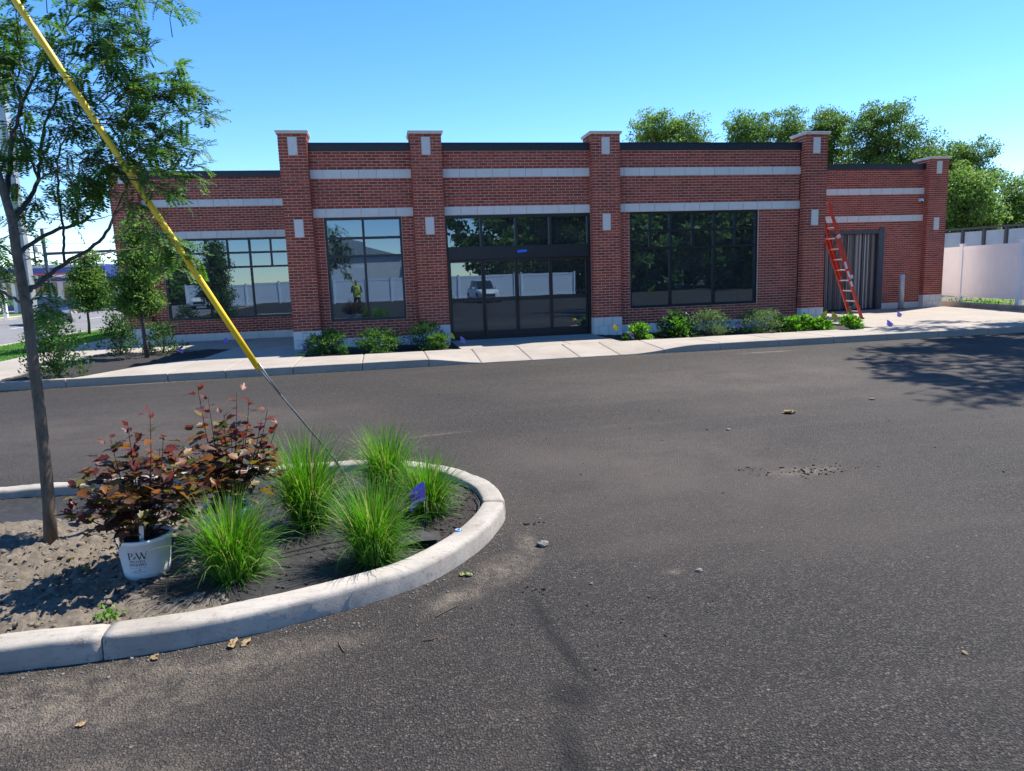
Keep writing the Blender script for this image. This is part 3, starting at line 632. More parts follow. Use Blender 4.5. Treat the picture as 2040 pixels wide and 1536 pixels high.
# soil and weed fabric inside the kerb
INN = OUT-NRM*.15
def soil_h(x, y):
    h = -.095+.02*math.sin(x*2.3+1)*math.cos(y*3.1)
    h += .075*math.exp(-((x+2.3)/.75)**2-((y+12.45)/.42)**2)+.04*math.exp(-((x+2.0)/.5)**2-((y+13.3)/.3)**2)
    h -= .03*math.exp(-((x+2.4)/1.2)**2-((y+11.35)/.25)**2); return h
xs = np.linspace(-6.5, .75, 260); ys = np.linspace(-13.86, -10.95, 120); V = []; idx = {}
def inner(x, y):
    i = np.argmin(((OUT-np.array((x, y)))**2).sum(1)); d = (np.array((x, y))-OUT[i])@NRM[i]; return d < -.13
ok = np.zeros((len(ys), len(xs)), bool); n1 = rng.normal(size=ok.shape)
for j, y in enumerate(ys):
    for i, x in enumerate(xs):
        ok[j, i] = inner(x, y)
        soilish = 1/(1+math.exp((x+1.32-.25*math.sin(y*4))/.07)) if y < -11.75-.1*math.sin(x*5) else 0
        V.append((x, y, soil_h(x, y)+n1[j, i]*(.002+.012*soilish)))
F = []; MI = []
for j in range(len(ys)-1):
    for i in range(len(xs)-1):
        if ok[j, i] and ok[j+1, i] and ok[j, i+1] and ok[j+1, i+1]:
            F.append((j*len(xs)+i, j*len(xs)+i+1, (j+1)*len(xs)+i+1, (j+1)*len(xs)+i)); x, y = xs[i], ys[j]
            edge = x+1.42+.12*math.sin(y*5)+.05*math.sin(x*23+y*31)+random.uniform(-.09, .09)
            soil = (edge < 0 and y < -11.72+.06*math.sin(x*9)+random.uniform(-.03, .03)) or (y < -13.47+.25*max(-.75-x, 0)-.5*max(x+.95, 0)+.03*math.sin(x*17)+random.uniform(-.05, .05))
            MI.append(0 if soil else (2 if (x > .12+random.uniform(-.06, .06) and y < -11.9) else 1))
tag(arr('island_soil', V, np.array(F), ['soil', 'weed_fabric', 'mulch'], smooth=True, mi=MI), kind='structure')
# crumbs of soil
def rocks(name, pts, sizes, mat, label, cat, kind='stuff'):
    base = np.array([(1, 0, 0), (-1, 0, 0), (0, 1, 0), (0, -1, 0), (0, 0, 1), (0, 0, -.5)]); bf = np.array([(0, 2, 4), (2, 1, 4), (1, 3, 4), (3, 0, 4), (2, 0, 5), (1, 2, 5), (3, 1, 5), (0, 3, 5)])
    pts = np.asarray(pts); N = len(pts); sc = np.asarray(sizes)[:, None, None]*rng.uniform(.6, 1.3, (N, 6, 3)); an = rng.uniform(0, 6.3, N); c_, s_ = np.cos(an), np.sin(an)
    V = base[None]*sc; Vx = V[..., 0]*c_[:, None]-V[..., 1]*s_[:, None]; Vy = V[..., 0]*s_[:, None]+V[..., 1]*c_[:, None]
    V = np.stack([Vx, Vy, V[..., 2]*.7], -1)+pts[:, None]; F = (bf[None]+(np.arange(N)*6)[:, None, None]).reshape(-1, 3)
    return tag(arr(name, V.reshape(-1, 3), F, mat), label, cat, kind=kind)
P = []; Sz = []
while len(P) < 7000:
    x, y = random.uniform(-4.2, -1.15), random.uniform(-13.7, -11.75)
    if inner(x, y) and x+1.3+.2*math.sin(y*5) < random.uniform(-.1, .1): P.append((x, y, soil_h(x, y))); Sz.append(min(.028, .003+random.expovariate(1/.0062)))
rocks('soil_crumbs', P, Sz, 'clod', 'loose tan clods of soil inside the kerbed island', 'soil')
P = []; Sz = []
for k in range(1500):
    s = random.uniform(near_s((-4.3, -13.9)), near_s((.765, -12.4))); c0 = np.array([np.interp(s, AL, OUT[:, 0]), np.interp(s, AL, OUT[:, 1])]); n0 = np.array([np.interp(s, AL, NRM[:, 0]), np.interp(s, AL, NRM[:, 1])])
    d = .02+random.expovariate(1/.10); p_ = c0+n0*d; P.append((p_[0], p_[1], -.149)); Sz.append(min(.012, .0015+random.expovariate(1/.0022)))
for k in range(700):
    P.append((random.uniform(-3, 8), random.uniform(-15.6, -5), -.149)); Sz.append(min(.014, .0015+random.expovariate(1/.0028)))
P2 = []; S2 = []
while len(P2) < 3600:
    x, y = random.uniform(-1.6, .7), random.uniform(-13.7, -11.1)
    if inner(x, y) and (x > .05 or random.random() < .22): P2.append((x, y, soil_h(x, y)+.001)); S2.append(min(.02, .003+random.expovariate(1/.0045)))
rocks('mulch_chips', P2, S2, 'mulch_chip', 'dark bark chips and crumbs strewn over the island fabric', 'mulch')
rocks('gravel', P, Sz, 'rock', 'fine grit and pebbles scattered over the asphalt along the kerb', 'gravel')
P = []; Sz = []
for (cx, cy, rx, ry, n_) in ((3.36, -12.0, .38, .14, 160), (2.95, -11.8, .12, .05, 30), (.92, -12.6, .08, .02, 14), (.72, -13.6, .1, .05, 18), (1.2, -14.0, .5, .3, 30), (3, -11, 3, 2, 60), (-4.3, -3.65, 1.2, .05, 60), (6, -3.6, 2, .05, 30)):
    for k in range(n_): P.append((cx+random.gauss(0, rx*.6), cy+random.gauss(0, ry*.6), -.148)); Sz.append(min(.016, .003+random.expovariate(1/.004)))
rocks('asphalt_crumbs', P, Sz, 'asphalt_crumb', 'black crumbs of asphalt lying on the lot', 'debris')
def stone_thing(u, v, s, label, mat='rock', z=-.15):
    c_ = gnd(u, v, z); V = []; mb = MB(); n_ = 7
    for k, (r_, h_) in enumerate(((.75, 0), (1., .35), (.8, .75), (.35, 1.))):
        for i in range(n_): a = 6.283*i/n_+k*.3; rr = s*r_*random.uniform(.75, 1.2); V.append((c_[0]+rr*math.cos(a)*1.25, c_[1]+rr*math.sin(a), z+s*h_*random.uniform(.8, 1)))
    F = [(k*n_+i, k*n_+(i+1) % n_, (k+1)*n_+(i+1) % n_, (k+1)*n_+i) for k in range(3) for i in range(n_)]+[tuple(3*n_+i for i in range(n_)), tuple(range(n_-1, -1, -1))]
    mb.add(V, F); return tag(mb.build('stone', mat), label, 'stone')
stone_thing(1082, 1087, .034, 'fist-sized grey stone on the asphalt beside the rounded kerb end')
stone_thing(1393, 1138, .018, 'small pale pebble beside a light sandy spot on the asphalt')
stone_thing(1451, 857, .022, 'small dark stone lying alone on the asphalt beyond the island')
stone_thing(1178, 1164, .011, 'tiny grey pebble on asphalt between kerb and oil stain', 'rock')
def crumpled_leaf(u, v, s, label, n_=1, mat='dry_leaf', z=-.15, name='dry_leaf'):
    c_ = gnd(u, v, z); mb = MB()
    for k in range(n_):
        a = random.uniform(0, 6.3); ca, sa = math.cos(a), math.sin(a); ox, oy = random.uniform(-1, 1)*s*(n_ > 1), random.uniform(-.5, .5)*s*(n_ > 1); G = []
        for j in range(5):
            for i in range(5):
                x, y = (i/4-.5)*2*s*(1-.7*abs(j/4-.5)*1.6), (j/4-.5)*1.2*s; zz = .004+s*.35*abs(math.sin(i*1.9+k)*math.cos(j*1.4))+random.uniform(0, s*.12)
                G.append((c_[0]+ox+x*ca-y*sa, c_[1]+oy+x*sa+y*ca, z+zz))
        mb.add(G, [(j*5+i, j*5+i+1, (j+1)*5+i+1, (j+1)*5+i) for j in range(4) for i in range(4)])
    return tag(mb.build(name, mat), label, 'leaf')
crumpled_leaf(1565, 823, .075, 'crumpled brown leaves lying together far out on the asphalt', 4)
crumpled_leaf(480, 1283, .034, 'curled tan leaf on sandy asphalt below the island kerb', 3)
crumpled_leaf(303, 1312, .024, 'small tan dry leaf on the sand under the kerb joint', 2)
crumpled_leaf(930, 1147, .026, 'withered yellow-green weed scrap at the foot of the curved kerb', 3, 'weed')
crumpled_leaf(1737, 796, .05, 'small pale leaf scrap alone near the tree shadow', 1)
crumpled_leaf(1922, 1302, .016, 'tiny tan leaf scrap low on the asphalt at the photo edge', 1)
crumpled_leaf(170, 1445, .02, 'small brown leaf on sandy asphalt in the bottom corner', 2)
def twig(pts, r, label, z=-.145):
    P = [gnd(u, v, z) for u, v in pts]; mb = MB(); mb.tube(P, [r]*(len(P)-1)+[r*.4], 5); return tag(mb.build('twig', 'twig'), label, 'twig')
twig([(868, 1228), (885, 1219), (905, 1209), (922, 1203)], .003, 'thin dark twig lying on asphalt in front of the curved kerb')
twig([(677, 1275), (676, 1284), (684, 1297), (690, 1300)], .003, 'short bent brown stem on asphalt below the kerb')
twig([(843, 1276), (858, 1274), (872, 1269)], .004, 'short straight twig on asphalt left of the oil stain')
# weed at the kerb joint
jw = gnd(205, 1310, -.15); w = empty('dead_weed', jw, 'dry branching weed growing out of the kerb joint', 'weed'); mb = MB()
for k in range(9): d = np.array([random.uniform(-.14, .05), random.uniform(-.03, .03), random.uniform(.02, .12)]); mb.tube([jw, jw+d*.5+np.array([0, 0, .015]), jw+d], [.002, .0015, .0006], 4)
mb.build('stems', 'twig', w)
wp = gnd(212, 1230, -.06); w = empty('green_weed', wp, 'small yellow-green weed in the soil behind the kerb joint', 'weed')
N = 60; C = wp+rng.normal(size=(N, 3))*np.array([.03, .02, .008])+np.array([0, 0, .012]); tag(arr('leaf_tuft', leaves(C, .03, .014), quads(N*4), 'shrub_bright', w), kind='stuff')

# ---------------------------------------------------------------- fountain grass clumps
def grass_clump(base, h, spread, n_, label, lean=(0, 0)):
    t = empty('fountain_grass', base, label, 'grass clump', 'fountain grass clumps in the island'); V = []; F = []; K = 6
    for b in range(n_):
        a = random.uniform(0, 6.283); r0 = random.uniform(0, .11)**1.0; out = abs(random.gauss(0, .60)); L = h*random.uniform(.5, 1.12); w = random.uniform(.0021, .0043)
        if random.random() < .28: out = random.uniform(.8, 1.7); L *= .8
        d = np.array([math.cos(a), math.sin(a), 0.]); side = np.array([-d[1], d[0], 0.]); side += np.array([random.uniform(-.5, .5), random.uniform(-.5, .5), random.uniform(-.3, .3)]); side /= np.linalg.norm(side)
        p0 = base+d*r0; th0 = .06+.30*out+random.uniform(-.08, .08); b0 = len(V); p_ = p0.copy(); bend = spread*out*.9+random.uniform(0, .25)
        for k in range(K+1):
            t_ = k/K; ww = w*(1-t_**1.8)+.0003; V += [p_-side*ww, p_+side*ww]; th = th0+bend*t_*t_*2.2
            p_ = p_+(d*math.sin(th)+side*.18*math.sin(b*1.7)*t_+np.array([lean[0], lean[1], math.cos(th)]))*L/K
            if p_[2] < base[2]+.004: p_[2] = base[2]+.004
        F += [(b0+2*k, b0+2*k+1, b0+2*k+3, b0+2*k+2) for k in range(K)]
    for b in range(n_//5):                    # short outer and dead blades lying low around the crown
        a = random.uniform(0, 6.283); d = np.array([math.cos(a), math.sin(a), 0.]); side = np.array([-d[1], d[0], .2]); p_ = base+d*random.uniform(.02, .11); L = h*random.uniform(.25, .55); th = random.uniform(.5, 1.1); w = random.uniform(.0014, .003); b0 = len(V)
        for k in range(K+1):
            t_ = k/K; ww = w*(1-t_**1.8)+.0003; V += [p_-side*ww, p_+side*ww]; th += .16; p_ = p_+(d*math.sin(th)+np.array([0, 0, math.cos(th)]))*L/K
            if p_[2] < base[2]+.006: p_[2] = base[2]+.006
        F += [(b0+2*k, b0+2*k+1, b0+2*k+3, b0+2*k+2) for k in range(K)]
    o = arr('blades', V, np.array(F), 'grass_blade', t); tag(o, kind='stuff'); return t
gz = -.085
def gpt(u, v): p_ = gnd(u, v, gz); return p_
grass_clump(gpt(470, 1148), .49, .66, 1050, 'front grass clump, bright green, between the white pot and the kerb', (-.03, 0))
grass_clump(gpt(748, 1112), .49, .64, 1050, 'bright green grass clump touching the front kerb under the guy wire', (-.02, 0))
grass_clump(gpt(618, 1042), .64, .66, 1200, 'tall grass clump behind, straw-coloured at its base, beside the red shrubs', (-.03, 0))
grass_clump(gpt(775, 985), .56, .72, 1100, 'rear grass clump against the far side of the island kerb', (-.02, 0))
grass_clump(gpt(853, 1022), .44, .78, 950, 'low grass clump with the purple flag standing in front', (.02, 0))
# black fabric fold, drip ring
p_ = gnd(835, 1068, -.06); G = []
for j in range(7):
    for i in range(9):
        x, y = (i/8-.5)*.26, (j/6-.5)*.16; G.append((p_[0]+x, p_[1]+y, -.072+.05*math.exp(-(x/.07)**2-(y/.05)**2)+random.uniform(0, .008)))
mb = MB(); mb.add(G, [(j*9+i, j*9+i+1, (j+1)*9+i+1, (j+1)*9+i) for j in range(6) for i in range(8)]); tag(mb.build('fabric_scrap', 'weed_fabric', smooth=True), 'crumpled fold of black weed fabric beside the grass', 'fabric')
p_ = gnd(913, 1060, -.045); t = empty('drip_emitter', p_, 'small blue and white drip ring lying by the curved kerb', 'irrigation'); mb = MB()
mb.lathe(p_, [(.016, 0), (.024, .004), (.024, .014), (.016, .018), (.010, .014), (.010, 0)], 16, False, False); mb.build('ring', 'ring_blue', t, smooth=True); mb = MB(); mb.lathe(p_, [(.010, .001), (.014, .0185), (.017, .0185)], 14, True, False); mb.build('rim', 'tag_white', t)
P = [gnd(u, v, -.055) for u, v in ((913, 1062), (935, 1045), (952, 1022), (955, 1000), (945, 985))]; mb = MB(); mb.tube([P[0]]+[*map(np.array, P[1:])], .006, 6); tag(mb.build('drip_hose', 'rubber'), 'black irrigation hose curving along the inside of the kerb', 'hose')
P = [gnd(u, v, -.062) for u, v in ((560, 1103), (640, 1085), (720, 1070), (800, 1060))]; mb = MB(); mb.tube(P, .006, 6); tag(mb.build('drip_hose', 'rubber'), 'thin black hose lying on fabric between the grass clumps', 'hose')

# ---------------------------------------------------------------- survey flags
def flag(u, v, base_v, h, col, label, name='marker_flag', z=0., size=.075, base=None):
    b = gnd(u, base_v, z) if base is None else np.array(base, float); t = empty(name, b, label, 'marker flag', 'survey marker flags')
    top = b+np.array([random.uniform(-.03, .03), random.uniform(-.02, .02), h]); mb = MB(); mb.tube([b-np.array([0, 0, .05]), (b+top)/2+np.array([.006, 0, 0]), top], .0016, 5); mb.build('stake', 'wire', t)
    G = []; a = random.uniform(-.5, .5); s = random.choice((-1, 1))
    for j in range(5):
        for i in range(5):
            x = s*i/4*size*.95*(1-.2*j/4); zz = -j/4*size*(1-.15*i/4)-(i/4)**1.4*size*.75; y = .30*size*math.sin(i*1.7+j*1.3+a*3)*(i/4)+.08*size*math.sin(j*2.6+i)
            G.append((top[0]+x*math.cos(a)-y*math.sin(a), top[1]+x*math.sin(a)+y*math.cos(a), top[2]+zz))
    mb = MB(); mb.add(G, [(j*5+i, j*5+i+1, (j+1)*5+i+1, (j+1)*5+i) for j in range(4) for i in range(4)]); mb.build('flag', col, t, smooth=True); return t
flag(850, 0, 1010, .30, 'flag_purple', 'purple marker flag in the island beside the low grass clump', z=-.07, size=.125, base=gnd(850, 1045, -.08))
flag(357, 0, 703, .16, 'flag_lilac', 'lilac marker flag in the mulch bed near the sapling', size=.12, base=gnd(355, 704, -.03))
flag(456, 0, 690, .25, 'flag_purple', 'purple marker flag in shade below the wing window', size=.11, base=gnd(456, 691, 0))
flag(606, 0, 695, .28, 'flag_green', 'green marker flag in front of the pillar base', size=.12, base=gnd(607, 695, 0)); flag(603, 0, 700, .16, 'flag_lilac', 'pink-lilac marker flag under the green one at the pillar base', size=.13, base=gnd(604, 699, 0))
flag(898, 0, 690, .32, 'flag_yellow', 'yellow marker flag at pillar base left of the sliding doors', size=.12, base=gnd(899, 689, -.03)); flag(918, 0, 688, .18, 'flag_lilac', 'lilac marker flag standing before the left door leaf', size=.13, base=gnd(918, 685, 0))
flag(1219, 0, 672, .36, 'flag_yellow', 'yellow marker flag at pillar base right of the sliding doors', size=.12, base=gnd(1221, 675, 0)); flag(1253, 0, 678, .22, 'flag_lilac', 'lilac marker flag beside the first broadleaf shrub right of entrance', size=.13, base=gnd(1254, 678, -.03))
flag(1474, 0, 665, .30, 'flag_lilac', 'lilac marker flag between two grey-green shrubs under big window', size=.14, base=gnd(1474, 664, -.03))
flag(1647, 0, 650, .38, 'flag_yellow', 'yellow marker flag by the ladder, the one nearer the pillar', size=.15, base=gnd(1646, 647, 0)); flag(1658, 0, 650, .34, 'flag_yellow', 'yellow marker flag by the ladder, the one nearer the ladder', size=.15, base=gnd(1657, 647, 0))
flag(1641, 0, 650, .34, 'flag_lilac', 'lilac marker flag behind yellow ones against the corner pillar', size=.13, base=gnd(1641, 646, 0)); flag(1651, 0, 650, .24, 'flag_lilac', 'lilac marker flag low between the two yellow ones', size=.13, base=gnd(1650, 648, 0))
flag(1764, 0, 650, .16, 'flag_purple', 'purple marker flag on the concrete right of the ladder, nearer kerb', size=.14, base=gnd(1765, 650, 0)); flag(1789, 0, 632, .16, 'flag_purple', 'purple marker flag on sunlit concrete before the bollard', size=.14, base=gnd(1789, 631, 0))
p_ = gnd(597, 708, .004); G = [(p_[0]+(i/3-.5)*.22, p_[1]+(j/2-.5)*.22, .008+random.uniform(0, .012)) for j in range(3) for i in range(4)]; mb = MB(); mb.add(G, [(j*4+i, j*4+i+1, (j+1)*4+i+1, (j+1)*4+i) for j in range(2) for i in range(3)]); tag(mb.build('fallen_flag', 'flag_yellow'), 'yellow flag lying flat on the walk before the pillar', 'marker flag', 'survey marker flags')

# ---------------------------------------------------------------- potted shrubs
def lobed_leaf(mat):
    pts = [(0, 0), (.16, .10), (.34, .20), (.30, .38), (.46, .58), (.24, .60), (.17, .86), (0, 1.22), (-.17, .86), (-.24, .60), (-.46, .58), (-.30, .38), (-.34, .20), (-.16, .10)]
    V = [(0, .45, 0)]+[(x, y, .22*abs(x)+.10*(y-.5)**2*-1) for x, y in pts]; F = [(0, i+1, (i+1) % len(pts)+1) for i in range(len(pts))]
    return mesh_from('leaf', np.array(V), F, mat, None, True)
LM = {k: lobed_leaf(k) for k in ('ninebark_red', 'ninebark_dark', 'ninebark_olive', 'ninebark_orange')}
def stroke(V, F, a, b, w0, w1=None):
    w1 = w0 if w1 is None else w1; k = len(V); V += [(a[0]-w0/2, a[1]), (a[0]+w0/2, a[1]), (b[0]+w1/2, b[1]), (b[0]-w1/2, b[1])]; F.append((k, k+1, k+2, k+3))
def letters_PW():
    V = []; F = []
    stroke(V, F, (.20, 0), (.20, 1), .17); stroke(V, F, (.20, 0), (.20, .04), .42); k = len(V); V += [(.0, .96), (.45, .96), (.45, 1.), (.0, 1.)]; F.append((k, k+1, k+2, k+3))
    for t0, t1 in zip(np.linspace(-1.5708, 1.5708, 10)[:-1], np.linspace(-1.5708, 1.5708, 10)[1:]):
        k = len(V); wd = lambda t: .05+.12*math.cos(t); o = lambda t, e: (.45+(.27+e)*math.cos(t), .725+(.275 if e > 0 else .235)*math.sin(t)); V += [o(t0, .03), o(t1, .03), (.45+(.03+.27-wd(t1))*math.cos(t1), .725+.235*math.sin(t1)), (.45+(.03+.27-wd(t0))*math.cos(t0), .725+.235*math.sin(t0))]; F.append((k, k+1, k+2, k+3))
    k = len(V); V += [(.28, .455), (.47, .455), (.47, .495), (.28, .495)]; F.append((k, k+1, k+2, k+3))
    x0 = 1.02
    for (a, b, w) in (((.55, .0), (.18, 1.), .17), ((.55, 0), (.85, 1.), .06), ((1.12, 0), (.78, 1.), .17), ((1.12, 0), (1.45, 1.), .06)):
        stroke(V, F, (x0+a[0], a[1]), (x0+b[0], b[1]), w)
    for c_, w in ((.18, .42), (.80, .36), (1.46, .30)): k = len(V); V += [(x0+c_-w/2, .96), (x0+c_+w/2, .96), (x0+c_+w/2, 1.), (x0+c_-w/2, 1.)]; F.append((k, k+1, k+2, k+3))
    return V, F
def text_mesh(s):
    cu = bpy.data.curves.new('lettering', 'FONT'); cu.body = s; cu.align_x = 'CENTER'; cu.resolution_u = 3; ob = bpy.data.objects.new('lettering', cu); COL.objects.link(ob)
    me = bpy.data.meshes.new_from_object(ob.evaluated_get(bpy.context.evaluated_depsgraph_get())); V = [tuple(v.co) for v in me.vertices]; F = [tuple(p_.vertices) for p_ in me.polygons]
    bpy.data.objects.remove(ob); return V, F
def potted(base, r0, r1, h, rz, label, htop, lead, seed, nl, lettered=True, wide=.30, warm=0.):
    random.seed(seed); t = empty('potted_shrub', base, label, 'potted shrub', 'potted red-leaved shrubs in the island'); b = np.array(base)
    mb = MB(); mb.lathe(b, [(r0-.012, 0), (r0, .006), (r0+(r1-r0)*.2, h*.2), (r0+(r1-r0)*.9, h*.88), (r1-.001, h*.885), (r1+.006, h*.90), (r1+.007, h*.985), (r1+.003, h), (r1-.006, h), (r1-.012, h*.8)], 40, True, False); pot = mb.build('pot', 'pot_white', t, smooth=True)
    mb = MB(); n_ = 24; V = [(b[0], b[1], b[2]+h*.93)]+[(b[0]+(r1-.008)*math.cos(6.283*i/n_), b[1]+(r1-.008)*math.sin(6.283*i/n_), b[2]+h*.9+random.uniform(-.006, .012)) for i in range(n_)]; mb.add(V, [(0, i+1, (i+1) % n_+1) for i in range(n_)]); mb.build('potting_soil', 'potting_soil', t)
    def wrap(V, F, cx, z0, sc, mat, name, dz=.0016):
        VV = []
        for p_ in V:
            z = z0+p_[1]*sc; rr = r0+(r1-r0)*(z/h)+dz; an = rz+(cx+p_[0]*sc)/rr; VV.append((b[0]+rr*math.cos(an), b[1]+rr*math.sin(an), b[2]+z))
        MB().add(VV, F).build(name, mat, pot)
    if lettered:
        V, F = letters_PW(); wrap(V, F, -.048+.0, h*.56, h*.175, 'pot_ink', 'lettering')
        wrap([(-.50, -.02), (-.15, .10), (.15, .32), (.34, .72), (.05, .60), (-.25, .36), (-.42, .14)], [tuple(range(7))], -.008, h*.565, h*.12, 'pot_green', 'leaf_emblem', .0022)
        for s, z0, sc in (('PROVEN', .475, .090), ('WINNERS', .395, .090)):
            V, F = text_mesh(s); wrap(V, F, 0, h*z0, h*sc, 'pot_ink', 'lettering')
        for z0, w_ in ((.345, .042), (.245, .042), (.215, .030)): wrap([(-w_, 0), (0, 0), (w_, 0), (w_, .0016), (0, .0016), (-w_, .0016)], [(0, 1, 4, 5), (1, 2, 3, 4)], 0, h*z0, 1., 'pot_ink', 'print_line')
        wrap([(-.006, 0), (.006, .004), (.010, .011), (0, .009), (-.008, .004)], [(0, 1, 2, 3, 4)], .006, h*.27, 1., 'pot_green', 'leaf_emblem')
        wrap([(-.022, 0), (-.006, 0), (-.006, .0025), (-.022, .0025)], [(0, 1, 2, 3)], 0, h*.275, 1., 'pot_ink', 'print_line')
    mb = MB(); a = rz+.25; c_ = b+np.array([math.cos(a)*r1*.55, math.sin(a)*r1*.55, h*.9]); mb.obox(c_+np.array([0, 0, .05]), (.012, 0, 0), (0, .0012, 0), (.003, 0, .055)); mb.build('plant_tag', 'tag_white', t)
    # stems
    stems = MB(); tips = []
    ctr = b+np.array([0, 0, h*.92])
    for k in range(14):
        a = random.uniform(0, 6.283); sp = random.uniform(.1, 1.)*wide; top = ctr+np.array([math.cos(a)*sp, math.sin(a)*sp, random.uniform(.45, .82)*htop*(1.1-.5*sp/wide)])
        tips.append((ctr+np.array([math.cos(a)*.03, math.sin(a)*.03, 0]), top))
    for (dx, dz, dy) in lead: tips.append((ctr+np.array([dx*.12, 0, 0]), ctr+np.array([dx, dy, dz])))
    LL = []
    for i, (p0, p1) in enumerate(tips):
        mid = (p0+p1)/2+np.array([(p1-p0)[0]*.18, (p1-p0)[1]*.18, .03 if p1[2]-p0[2] > .15 else .02]); Q = catmull([p0, mid, p1], 6); stems.tube(Q, np.linspace(.0048, .0014, len(Q)), 5)
        lo = .30 if i < 14 else .12
        for s in np.linspace(lo, 1, int(nl/len(tips)*(.8 if i < 14 else 1.25))):
            k = min(len(Q)-1, s*(len(Q)-1)); k0 = int(k); p_ = Q[k0]*(1-(k-k0))+Q[min(k0+1, len(Q)-1)]*(k-k0); tipish = s > .78 and i >= 14
            LL.append((p_, s, tipish, p1-p0))
    stems.build('stems', 'stem', t)
    for (p_, s, tipish, d) in LL:
        hrel = (p_[2]-ctr[2])/(htop)
        r_ = random.random()+warm
        mat = 'ninebark_red' if (tipish or (hrel > .55 and r_ < .55)) else ('ninebark_dark' if r_ < .50 else ('ninebark_olive' if r_ < .76 else ('ninebark_orange' if r_ < .90 else 'ninebark_red')))
        ob = bpy.data.objects.new('leaf', LM[mat]); COL.objects.link(ob); ob.parent = t
        a = random.uniform(0, 6.283); el = random.uniform(-.5, .35) if not tipish else random.uniform(-.1, .9)
        y_ = Vector((math.cos(a)*math.cos(el), math.sin(a)*math.cos(el), math.sin(el))); z_ = Vector((random.gauss(0, .35), random.gauss(0, .35), 1)); x_ = y_.cross(z_).normalized(); z_ = x_.cross(y_)
        sc = random.uniform(.056, .094)*(.76 if tipish else 1)*(.86 if hrel > .7 else 1); jx = Vector((random.gauss(0, .012), random.gauss(0, .012), random.gauss(0, .012)))
        M = Matrix((x_*sc, y_*sc, z_*sc)).transposed().to_4x4(); M.translation = Vector(p_-b)+jx+y_*.008; ob.matrix_local = M
    VV = []; FF = []; MI = []; base_l = [tuple(v.co) for v in LM['ninebark_dark'].vertices]; base_f = [tuple(p_.vertices) for p_ in LM['ninebark_dark'].polygons]
    for k in range(290):
        a = random.uniform(0, 6.283); q = math.sqrt(random.random())*wide*.95; zz = (.16+random.uniform(0, .70))*htop*(1.1-.45*q/wide); p_ = ctr+np.array([math.cos(a)*q, math.sin(a)*q, zz]); a = random.uniform(0, 6.283); el = random.uniform(-.6, .4)
        y_ = Vector((math.cos(a)*math.cos(el), math.sin(a)*math.cos(el), math.sin(el))); z_ = Vector((random.gauss(0, .4), random.gauss(0, .4), 1)); x_ = y_.cross(z_).normalized(); z_ = x_.cross(y_); sc = random.uniform(.05, .085); k0 = len(VV)
        VV += [tuple(Vector(p_)+(x_*v_[0]+y_*v_[1]+z_*v_[2])*sc) for v_ in base_l]; FF += [tuple(i_+k0 for i_ in f_) for f_ in base_f]; m_ = random.choices((0, 1, 2), (5-4*warm*3, 3, 1+8*warm))[0]; MI += [m_]*len(base_f)
    tag(arr('inner_foliage', VV, np.array(FF), ['ninebark_dark', 'ninebark_olive', 'ninebark_orange'], t, True, MI), kind='stuff')
    return t
pb = gnd(283, 1157, -.085); pb[1] += .11
potted(pb, .118, .144, .238, -1.62, 'white printed pot with a dark red-leaved shrub, nearest the kerb', .68, [(-.02, .66, .02), (.10, .72, .03), (.17, .58, -.02), (-.11, .58, 0), (.03, .55, -.05), (-.30, .32, -.02), (-.36, .20, -.04), (-.24, .40, .05), (.22, .46, 0)], 11, 296, True, .34)
pb2 = gnd(447, 1098, -.085); pb2[1] += .16
potted(pb2, .118, .144, .238, -1.35, 'white pot with orange-red shrub half hidden behind the front grass clump', .70, [(-.10, .80, .02), (-.04, .72, 0), (.12, .74, .05), (.20, .70, 0), (.30, .62, .02), (.34, .50, .03), (.05, .62, -.04), (.26, .56, .0)], 23, 296, True, .36, .22)
random.seed(99)
for (u, v, s_) in ((170, 1135, .075), (140, 1115, .06)): crumpled_leaf(u, v, s_*.5, 'dark brown fallen leaf on shaded soil beside the white pot' if u == 170 else 'brown leaf on shaded soil between trunk and white pot', 1, 'ninebark_olive', -.05, 'fallen_leaf')
# ---------------------------------------------------------------- guy wire
E0 = at(517, 737, 5.0); T0 = at(30, 0, 4.4); AN = gnd(700, 957, -.07)
gy = empty('guy_wire', AN, 'yellow guarded guy wire slanting down into the planted island', 'guy wire')
dr = (T0-E0)/np.linalg.norm(T0-E0); mb = MB(); mb.tube([E0+dr*k*.5 for k in range(0, 14)], .0215, 14); mb.build('guard', 'yellow_plastic', gy, smooth=True)
mb = MB(); mb.tube([E0+dr*.02+np.array([0, -.026, 0]), E0+dr*.02+np.array([0, -.034, 0])], .006, 8); mb.build('rivet', 'cable', gy)
FK = E0+(AN-E0)*.80+np.array([0, 0, .01])
mb = MB(); mb.tube([E0+dr*.3, E0, FK], .0075, 8); w2 = E0+(FK-E0)*.12; mb.tube([E0+np.array([.0, -.01, .05]), E0+(FK-E0)*.06+np.array([.015, -.01, .01]), E0+(FK-E0)*.25+np.array([.006, -.004, 0])], .006, 6); mb.build('strand', 'cable', gy, smooth=True)
mb = MB(); mb.tube([FK-(FK-E0)*.08, FK, AN+np.array([-.02, .0, -.03])], [.009, .011, .009], 8); mb.build('anchor_rod', 'cable', gy); mb = MB(); mb.tube([FK-(FK-E0)*.04+np.array([.01, 0, 0]), gnd(690, 948, -.02), gnd(728, 973, -.06)], .005, 6); mb.build('ground_strand', 'cable', gy)

